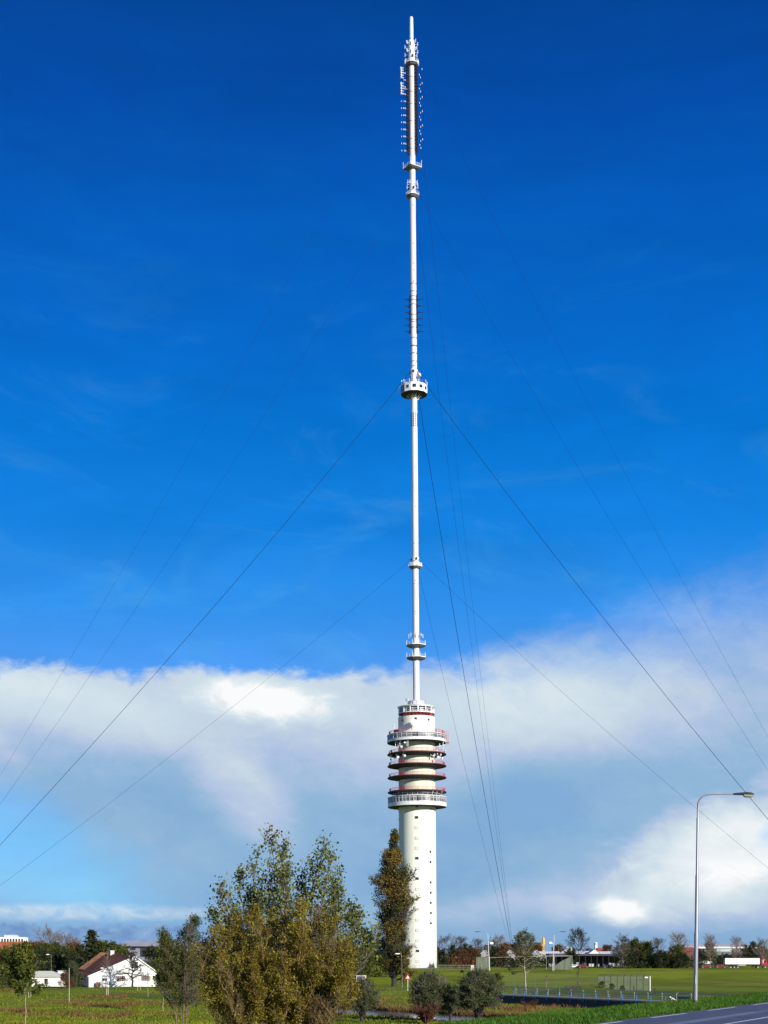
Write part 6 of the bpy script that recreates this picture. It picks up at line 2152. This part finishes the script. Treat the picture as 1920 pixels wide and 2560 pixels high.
# partly hidden colourful board
BY = 150.0
bd_ = empty('info_board', (X(903, BY), BY, 0), 0, 'colourful information board half hidden at the right edge of the olive shrub', 'sign')
zz = lambda y: E + (HY - y) / F * BY
b_ = MB(); b_.box((0, 0, (zz(2438.5) + zz(2456)) / 2), (1.0, .05, zz(2438.5) - zz(2456))); bo = b_.build('board', M_WALL, bd_)
b_ = MB(); b_.box((.0, -.04, zz(2439.6)), (1.05, .03, .06)); b_.build('yellow_edge', mat('sign_yellow', (0.8, 0.7, 0.1), 0.5), bo)
b_ = MB(); b_.box((-.22, -.04, zz(2443)), (.40, .03, .20)); b_.build('blue_field', mat('sign_blue', (0.08, 0.25, 0.6), 0.5), bo)
b_ = MB(); b_.box((.20, -.04, zz(2443)), (.40, .03, .20)); b_.build('violet_field', mat('sign_violet', (0.35, 0.12, 0.35), 0.5), bo)
b_ = MB()
b_.add([(-.15 + (.22 if i % 2 else .30) * math.cos(2 * math.pi * (i // 2) / 16), -.04, zz(2451) + (.22 if i % 2 else .30) * math.sin(2 * math.pi * (i // 2) / 16)) for i in range(32)],
       [(2 * i, (2 * i + 2) % 32, (2 * i + 3) % 32, 2 * i + 1) for i in range(16)])
b_.build('pink_ring', mat('sign_pink', (0.6, 0.15, 0.2), 0.5), bo)
b_ = MB()
for sx in (-.42, .42): b_.bar((sx, .06, -.4), (sx, .06, zz(2438.5)), .08)
b_.build('posts', B_DARK, bd_)

# ------------------------------------------------------------------ bridge with its railings
br_ = empty('footbridge', (0, 0, 0), 0, 'low footbridge with dark side beam and blue railing brackets', 'bridge')
B0 = Vector((BL[0], BL[1], 0)); B1 = Vector((BR[0], BR[1], 0))
bdv = (B1 - B0).normalized(); bnv = Vector((bdv.y, -bdv.x, 0))      # towards the camera side
if bnv.y > 0: bnv = -bnv
LEN = (B1 - B0).length
zd = 1.05
M_GIRD = mat('girder_shade_black', (0.018, 0.018, 0.026), 0.7, (0.010, 0.010, 0.014), 1.0)  # near-black holds the shade on the bridge side and below its deck
M_BDECK = mat('deck_olive_grey', (0.22, 0.22, 0.15), 0.8, (0.15, 0.15, 0.10), 1.5)
bq = lambda t, off, z_: B0 + bdv * t - bnv * off + Vector((0, 0, z_))
zed = lambda t: zd
b_ = MB(); b_.bar(bq(0, 2.0, zd - .12), bq(LEN, 2.0, zd - .12), 4.0, .24); b_.build('deck', M_BDECK, br_)
b_ = MB()
b_.add([bq(0, -.05, zd - .26), bq(LEN, -.05, zd - .26), bq(LEN, -.05, -2.0), bq(0, -.05, -1.0)], [(0, 1, 2, 3)])
b_.add([bq(0, .35, zd - .26), bq(LEN, .35, zd - .26), bq(LEN, .35, -2.0), bq(0, .35, -1.0)], [(3, 2, 1, 0)])
b_.add([bq(0, -.05, zd - .26), bq(0, .35, zd - .26), bq(0, .35, -1.0), bq(0, -.05, -1.0)], [(3, 2, 1, 0)])
b_.build('side_beam', M_GIRD, br_)  # drawn deep and black for the shade and shadow under the deck edge
b_ = MB(); b_.bar(bq(0, 3.9, zd - .9), bq(LEN, 3.9, zd - .9), .2, 1.3); b_.build('far_beam', M_GIRD, br_)
b_ = MB(); b_.bar(bq(0, -.1, zd - .05), bq(LEN, -.1, zd - .05), .10, .12); b_.build('kerb_rail', M_STEEL, br_)
M_BLUE = mat('bright_blue_paint', (0.07, 0.26, 0.58), 0.45, (0.05, 0.20, 0.48), 3.0)
M_RAIL = mat('rail_grey_green', (0.34, 0.36, 0.30), 0.5)
npst = 15
for k in range(npst):
    t = LEN * (k + .35) / npst
    p = MB()
    p.tube([bq(t, -.34, zd - .42), bq(t, -.16, zd - .46), bq(t, -.14, zd - .1), bq(t, -.14, zd + .78)], .065, 6)
    p.build('blue_bracket', M_BLUE, br_)
    p = MB(); p.tube([bq(t, -.14, zd + .75), bq(t, -.05, zd + .98), bq(t, .06, zd + 1.12)], .045, 6); p.build('bracket_tip', M_RAIL, br_)
    p = MB(); p.tube([bq(t, 3.9, zd - .05), bq(t, 3.9, zd + .75), bq(t, 3.8, zd + 1.1)], .05, 6); p.build('far_post', M_RAIL, br_)
for hh_, of in ((1.12, .06), (.78, -.10), (.50, -.12), (.22, -.12)):
    p = MB(); p.tube([bq(-.5, of, zd + hh_), bq(LEN + .3, of, zd + hh_)], .035 if hh_ < 1 else .045, 6); p.build('handrail', M_RAIL, br_)
    p = MB(); p.tube([bq(-.5, 3.9 - of, zd + hh_), bq(LEN + .3, 3.9 - of, zd + hh_)], .03, 6); p.build('far_handrail', M_RAIL, br_)
for t in (7, 21, 35):
    p = MB(); p.bar(bq(t, .6, zd - 1.6), bq(t, 3.6, zd - 1.6), .5, 2.6); p.build('pier', M_GIRD, br_)

# pale diagonal bar barrier at the right end
bar_ = empty('barrier', P(1695, 2497, 178), 0, 'pale slanted barrier bar at the right end of the footbridge', 'barrier')
bar_.location.z = 0.9
b_ = MB(); b_.bar((-1.0, 0, .95), (.2, 0, .28), .10); b_.build('bar', M_WALL, bar_)
b_ = MB(); b_.bar((-.75, 0, -.9), (-.75, 0, .85), .1); b_.bar((.15, 0, -.9), (.15, 0, .35), .1); b_.build('posts', M_RAIL, bar_)

# low rail continuing right of the bridge
lr_ = empty('guard_rail', (0, 0, 0), 0, 'thin dark guard rail running on to the right behind the street lamp', 'railing')
a_ = P(1690, 2483, 196); c_ = P(1870, 2488, 176)
b_ = MB(); b_.tube([a_, c_], .05, 6); b_.build('rail', M_RAIL, lr_)
b_ = MB(); b_.tube([a_ - Vector((0, 0, .4)), c_ - Vector((0, 0, .4))], .035, 6); b_.build('lower_rail', M_RAIL, lr_)
for k in range(7):
    p = a_.lerp(c_, k / 6)
    b_ = MB(); b_.bar(Vector((p.x, p.y, min(p.z - 1.2, H1(p.x, p.y) - .1))), p, .09); b_.build('post', M_DSTEEL, lr_)
b_ = MB(); b_.bar(Vector((a_.x, a_.y + .4, a_.z - .75)), Vector((c_.x, c_.y + .4, c_.z - .75)), .12, .55); b_.build('kick_board', M_DSTEEL, lr_)

# ------------------------------------------------------------------ fences and screens
M_RAILD = mat('weathered_post', (0.13, 0.13, 0.10), 0.8)
M_NET = meshmat('chainlink_net', (0.13, 0.15, 0.10), 0.55)
M_NET2 = meshmat('screen_net', (0.24, 0.26, 0.20), 0.80)
M_NET3 = meshmat('thin_net', (0.12, 0.14, 0.08), 0.14)
cf = empty('chainlink_fence', (0, 0, 0), 0, 'chain-link fence with slanted barbed wire tops and pale corner post behind the bridge', 'fence')
CFY = 288.0
fx = lambda x: X(x, CFY)
zt_ = E + (HY - 2440) / F * CFY
b_ = MB()
xsn = [1495 + 130 * i / 8 for i in range(9)]
for i in range(8):
    b_.add([(fx(xsn[i]), CFY, H1(fx(xsn[i]), CFY)), (fx(xsn[i + 1]), CFY, H1(fx(xsn[i + 1]), CFY)), (fx(xsn[i + 1]), CFY, zt_), (fx(xsn[i]), CFY, zt_)], [(0, 1, 2, 3)])
b_.build('netting', M_NET, cf)
for i, x in enumerate(xsn):
    b_ = MB(); b_.bar((fx(x), CFY - .06, -.4), (fx(x), CFY - .06, zt_), .08 if i < 8 else .22); b_.build('post', M_DSTEEL if i < 8 else M_LPOLE, cf)
    b_ = MB(); b_.bar((fx(x), CFY - .06, zt_), (fx(x) + .25, CFY - .3, zt_ + .35), .06); b_.build('slanted_arm', M_DSTEEL, cf)
b_ = MB(); b_.tube([(fx(1495), CFY, zt_), (fx(1625), CFY, zt_)], .05, 5); b_.tube([(fx(1495) + .2, CFY - .25, zt_ + .28), (fx(1625) + .2, CFY - .25, zt_ + .28)], .03, 5); b_.build('top_wire', M_DSTEEL, cf)
b_ = MB(); b_.box((fx(1615.5), CFY - .15, E + (HY - 2443.5) / F * CFY), (.62, .04, .26)); b_.build('notice_plate', M_WALL, cf)

# long low wire fence left of it
wf = empty('wire_fence', (0, 0, 0), 0, 'long thin wire fence crossing the grass behind the footbridge', 'fence')
WFY = 300.0
b_ = MB(); zt_ = E + (HY - 2437.5) / F * WFY
b_.tube([(X(1180, WFY), WFY, zt_), (X(1495, WFY), WFY, zt_)], .035, 5); b_.tube([(X(1180, WFY), WFY, zt_ - .9), (X(1495, WFY), WFY, zt_ - .9)], .02, 4); b_.build('wire', M_RAILD, wf)
for i in range(7):
    x = 1180 + 315 * i / 6
    b_ = MB(); b_.bar((X(x, WFY), WFY, -.3), (X(x, WFY), WFY, zt_ + .1), .07); b_.build('post', M_RAILD, wf)
b_ = MB(); b_.add([(X(1180, WFY), WFY + .03, 0), (X(1495, WFY), WFY + .03, 0), (X(1495, WFY), WFY + .03, zt_), (X(1180, WFY), WFY + .03, zt_)], [(0, 1, 2, 3)]); b_.build('netting', M_NET3, wf)
# fence round the tower foot
tf = empty('tower_fence', (0, 0, 0), 0, 'low wire fence on pale posts in front of the tower foot', 'fence')
TFY = 505.0
ztf = H1(20, TFY) + 1.5
b_ = MB(); b_.tube([(X(1000, TFY), TFY, ztf), (X(1196, TFY), TFY, ztf)], .05, 5); b_.tube([(X(1000, TFY), TFY, ztf - .7), (X(1196, TFY), TFY, ztf - .7)], .03, 5); b_.build('wire', M_RAIL, tf)
for i in range(17):
    x = 1000 + 196 * i / 16
    b_ = MB(); b_.bar((X(x, TFY), TFY, ztf - 1.8), (X(x, TFY), TFY, ztf + .1), .07); b_.build('post', M_RAILD, tf)
b_ = MB(); b_.add([(X(1000, TFY), TFY + .03, ztf - 1.5), (X(1196, TFY), TFY + .03, ztf - 1.5), (X(1196, TFY), TFY + .03, ztf), (X(1000, TFY), TFY + .03, ztf)], [(0, 1, 2, 3)]); b_.build('netting', M_NET3, tf)

# tall ball-stop screens
M_SCREEN = mat('grey_green_screen', (0.13, 0.15, 0.105), 0.8, (0.06, 0.07, 0.05), 0.9, stretch=(3.0, 1, .25))
def screen(pl, label, Y):
    r_ = empty('net_screen', (0, 0, 0), 0, label, 'screen', 'tall net screens at the sports field')
    pts = [P(x, y, Y + dy) for x, y, dy in pl]
    slab(pts, .08, M_SCREEN, 'netting', r_)
    for p in (pts[0], pts[1], pts[-1]):
        b_ = MB(); b_.bar(Vector((p.x, p.y - .12, H1(p.x, p.y) - .2)), Vector((p.x, p.y - .12, max(q_.z for q_ in pts) + .1)), .14); b_.build('post', M_RAIL, r_)
    return r_


screen([(1190, 2424, 0), (1190, 2392.5, 0), (1224, 2392.5, 6), (1224, 2424, 6)], 'tall grey green net screen behind the left tall lamp post', 455)
screen([(1428, 2424, 9), (1428, 2391, 9), (1404, 2402, 4), (1388, 2414, 1), (1386, 2424, 0)], 'slanting grey green net screen right of the right tall lamp post', 455)
ts = empty('goal_frame', (0, 0, 0), 0, 'thin horizontal pipe frame between the two net screens', 'frame')
b_ = MB(); b_.tube([P(1366, 2390, 458), P(1430, 2390, 458)], .07, 6); b_.tube([P(1226, 2394, 464), P(1366, 2390, 464)], .035, 5); b_.build('crossbar', M_LPOLE, ts)
b_ = MB(); b_.bar(P(1366, 2390, 458), P(1366, 2424, 458), .09); b_.bar(P(1430, 2390, 458), P(1430, 2425, 458), .12); b_.build('post', M_RAIL, ts)
cab_ = empty('utility_cabinet', (X(1181, 470), 470, H1(X(1181, 470), 470)), 0, 'small cream utility cabinet left of the tall net screen', 'cabinet')
b_ = MB(); b_.box((0, 0, .75), (.95, .6, 1.6)); b_.build('housing', mat('cream_paint', (0.66, 0.62, 0.48), 0.6), cab_); b_ = MB(); b_.box((0, 0, 1.6), (1.05, .7, .1)); b_.build('lid', M_WALLG, cab_)
gk = empty('wooden_gate', (X(1432, 268), 268, H1(X(1432, 268), 268)), 0, 'dark wooden field gate beside the high crowned tree', 'gate')
wg = 36 * 268 / F
for hh_ in (.35, .7, 1.05, 1.3):
    b_ = MB(); b_.box((0, 0, hh_), (wg, .06, .10)); b_.build('rail', B_DARK, gk)
for xx in (-wg / 2, 0, wg / 2):
    b_ = MB(); b_.box((xx, .04, .65), (.16, .12, 1.6)); b_.build('post', B_DARK, gk)
# field posts near the gate
for k, (x, yt, yb) in enumerate(((1443, 2428, 2470), (1476, 2460, 2474), (1481, 2458, 2473), (1585, 2464, 2484), (1637, 2470, 2486))):
    Y = gd(yb, 0)
    b_ = MB(); b_.tube([(0, 0, -.2), (0, 0, (yb - yt) / F * Y - .05), (0, 0, (yb - yt) / F * Y)], [.10, .09, .05], 8)
    tag(b_.build('fence_post', B_DARK, None, loc=(X(x, Y), Y, 0)), ['dark tall post right behind the wooden gate', 'dark short post, left of a pair right of the gate', 'dark short post, right of a pair right of the gate', 'dark short post under the chain-link fence', 'dark short post right of the pale fence corner'][k], 'post', 'dark wooden field posts')

def hedge(x0, x1, ytop, Y, m, label, seed, dens=700, thick=4.0):
    z0 = H1(X((x0 + x1) / 2, Y), Y)
    r_ = empty('hedge', (X((x0 + x1) / 2, Y), Y, z0), 0, label, 'hedge', 'hedges along the horizon')
    hh = E + (HY - ytop) / F * Y - z0; wd = X(x1, Y) - X(x0, Y)
    rs = np.random.RandomState(seed)
    k = int(dens * wd * hh / 60)
    xx_ = rs.uniform(-wd / 2, wd / 2, k)
    top_ = hh * (0.82 + 0.16 * np.sin(xx_ * 0.9 + seed) * np.sin(xx_ * 0.37 + 1) + 0.08 * np.sin(xx_ * 2.7))
    sp = Soup(); sp.leaves(np.stack([xx_, rs.uniform(0, thick, k), top_ * rs.uniform(0, 1, k) ** .8], 1), 0.75, rs, 0.7)
    sp.build('foliage', m, r_)
    sp = Soup()
    for j in range(int(wd / 3) + 2):
        a = -wd / 2 + 3 * j * wd / (3 * (int(wd / 3) + 1))
        sp.tube([(a, thick / 2, -.3), (a + .2, thick / 2, hh * .4), (a, thick / 2, hh * .75)], .12, .04, 4)
    sp.build('stems', B_DARK, r_)
    return r_


hedge(-30, 62, 2392, 350, L_GREEN, 'green garden hedge under the orange roof at the left edge', 1)
hedge(60, 220, 2372, 378, L_DARK, 'dark hedge between the orange roof and the tall spruce', 2)
hedge(86, 200, 2358, 455, L_BROWN, 'brownish hedge below the large bare tree', 3)
hedge(215, 318, 2362, 440, L_GREEN, 'green hedge behind the farmhouse ridge', 4)
hedge(382, 520, 2378, 405, L_DARK, 'dark hedge right of the farmhouse', 5)
hedge(386, 470, 2425, 345, L_RUST, 'rusty low hedge touching the right corner of the farmhouse', 6)
hedge(500, 760, 2385, 410, L_DARK, 'dark hedge behind the olive shrub', 7)
hedge(745, 990, 2378, 395, L_GREEN, 'green hedge between the olive shrub and the poplar', 8)
hedge(1090, 1200, 2385, 575, L_DARK, 'dark hedge at the right side of the tower foot', 9)
hedge(1120, 1200, 2392, 548, L_RUST, 'rust red hedge left of the left net screen', 10)
hedge(1190, 1380, 2386, 590, L_DARK, 'dark hedge behind the two net screens', 11)
hedge(1585, 1735, 2388, 590, L_DARK, 'dark hedge between the shed and the street lamp', 12)
hedge(1735, 1930, 2378, 660, L_DARK, 'dark hedge behind the truck', 13)
hedge(1580, 1735, 2398, 552, L_DARK, 'lower dark hedge at the far edge of the field', 14)

# drop prototypes that were never placed
for o in hold:
    if 'label' not in o:
        for c in ref_kids.get(o.name, []):
            bpy.data.objects.remove(c)
        bpy.data.objects.remove(o)
for o in list(bpy.data.objects):
    if 'h' in o.keys():
        del o['h']
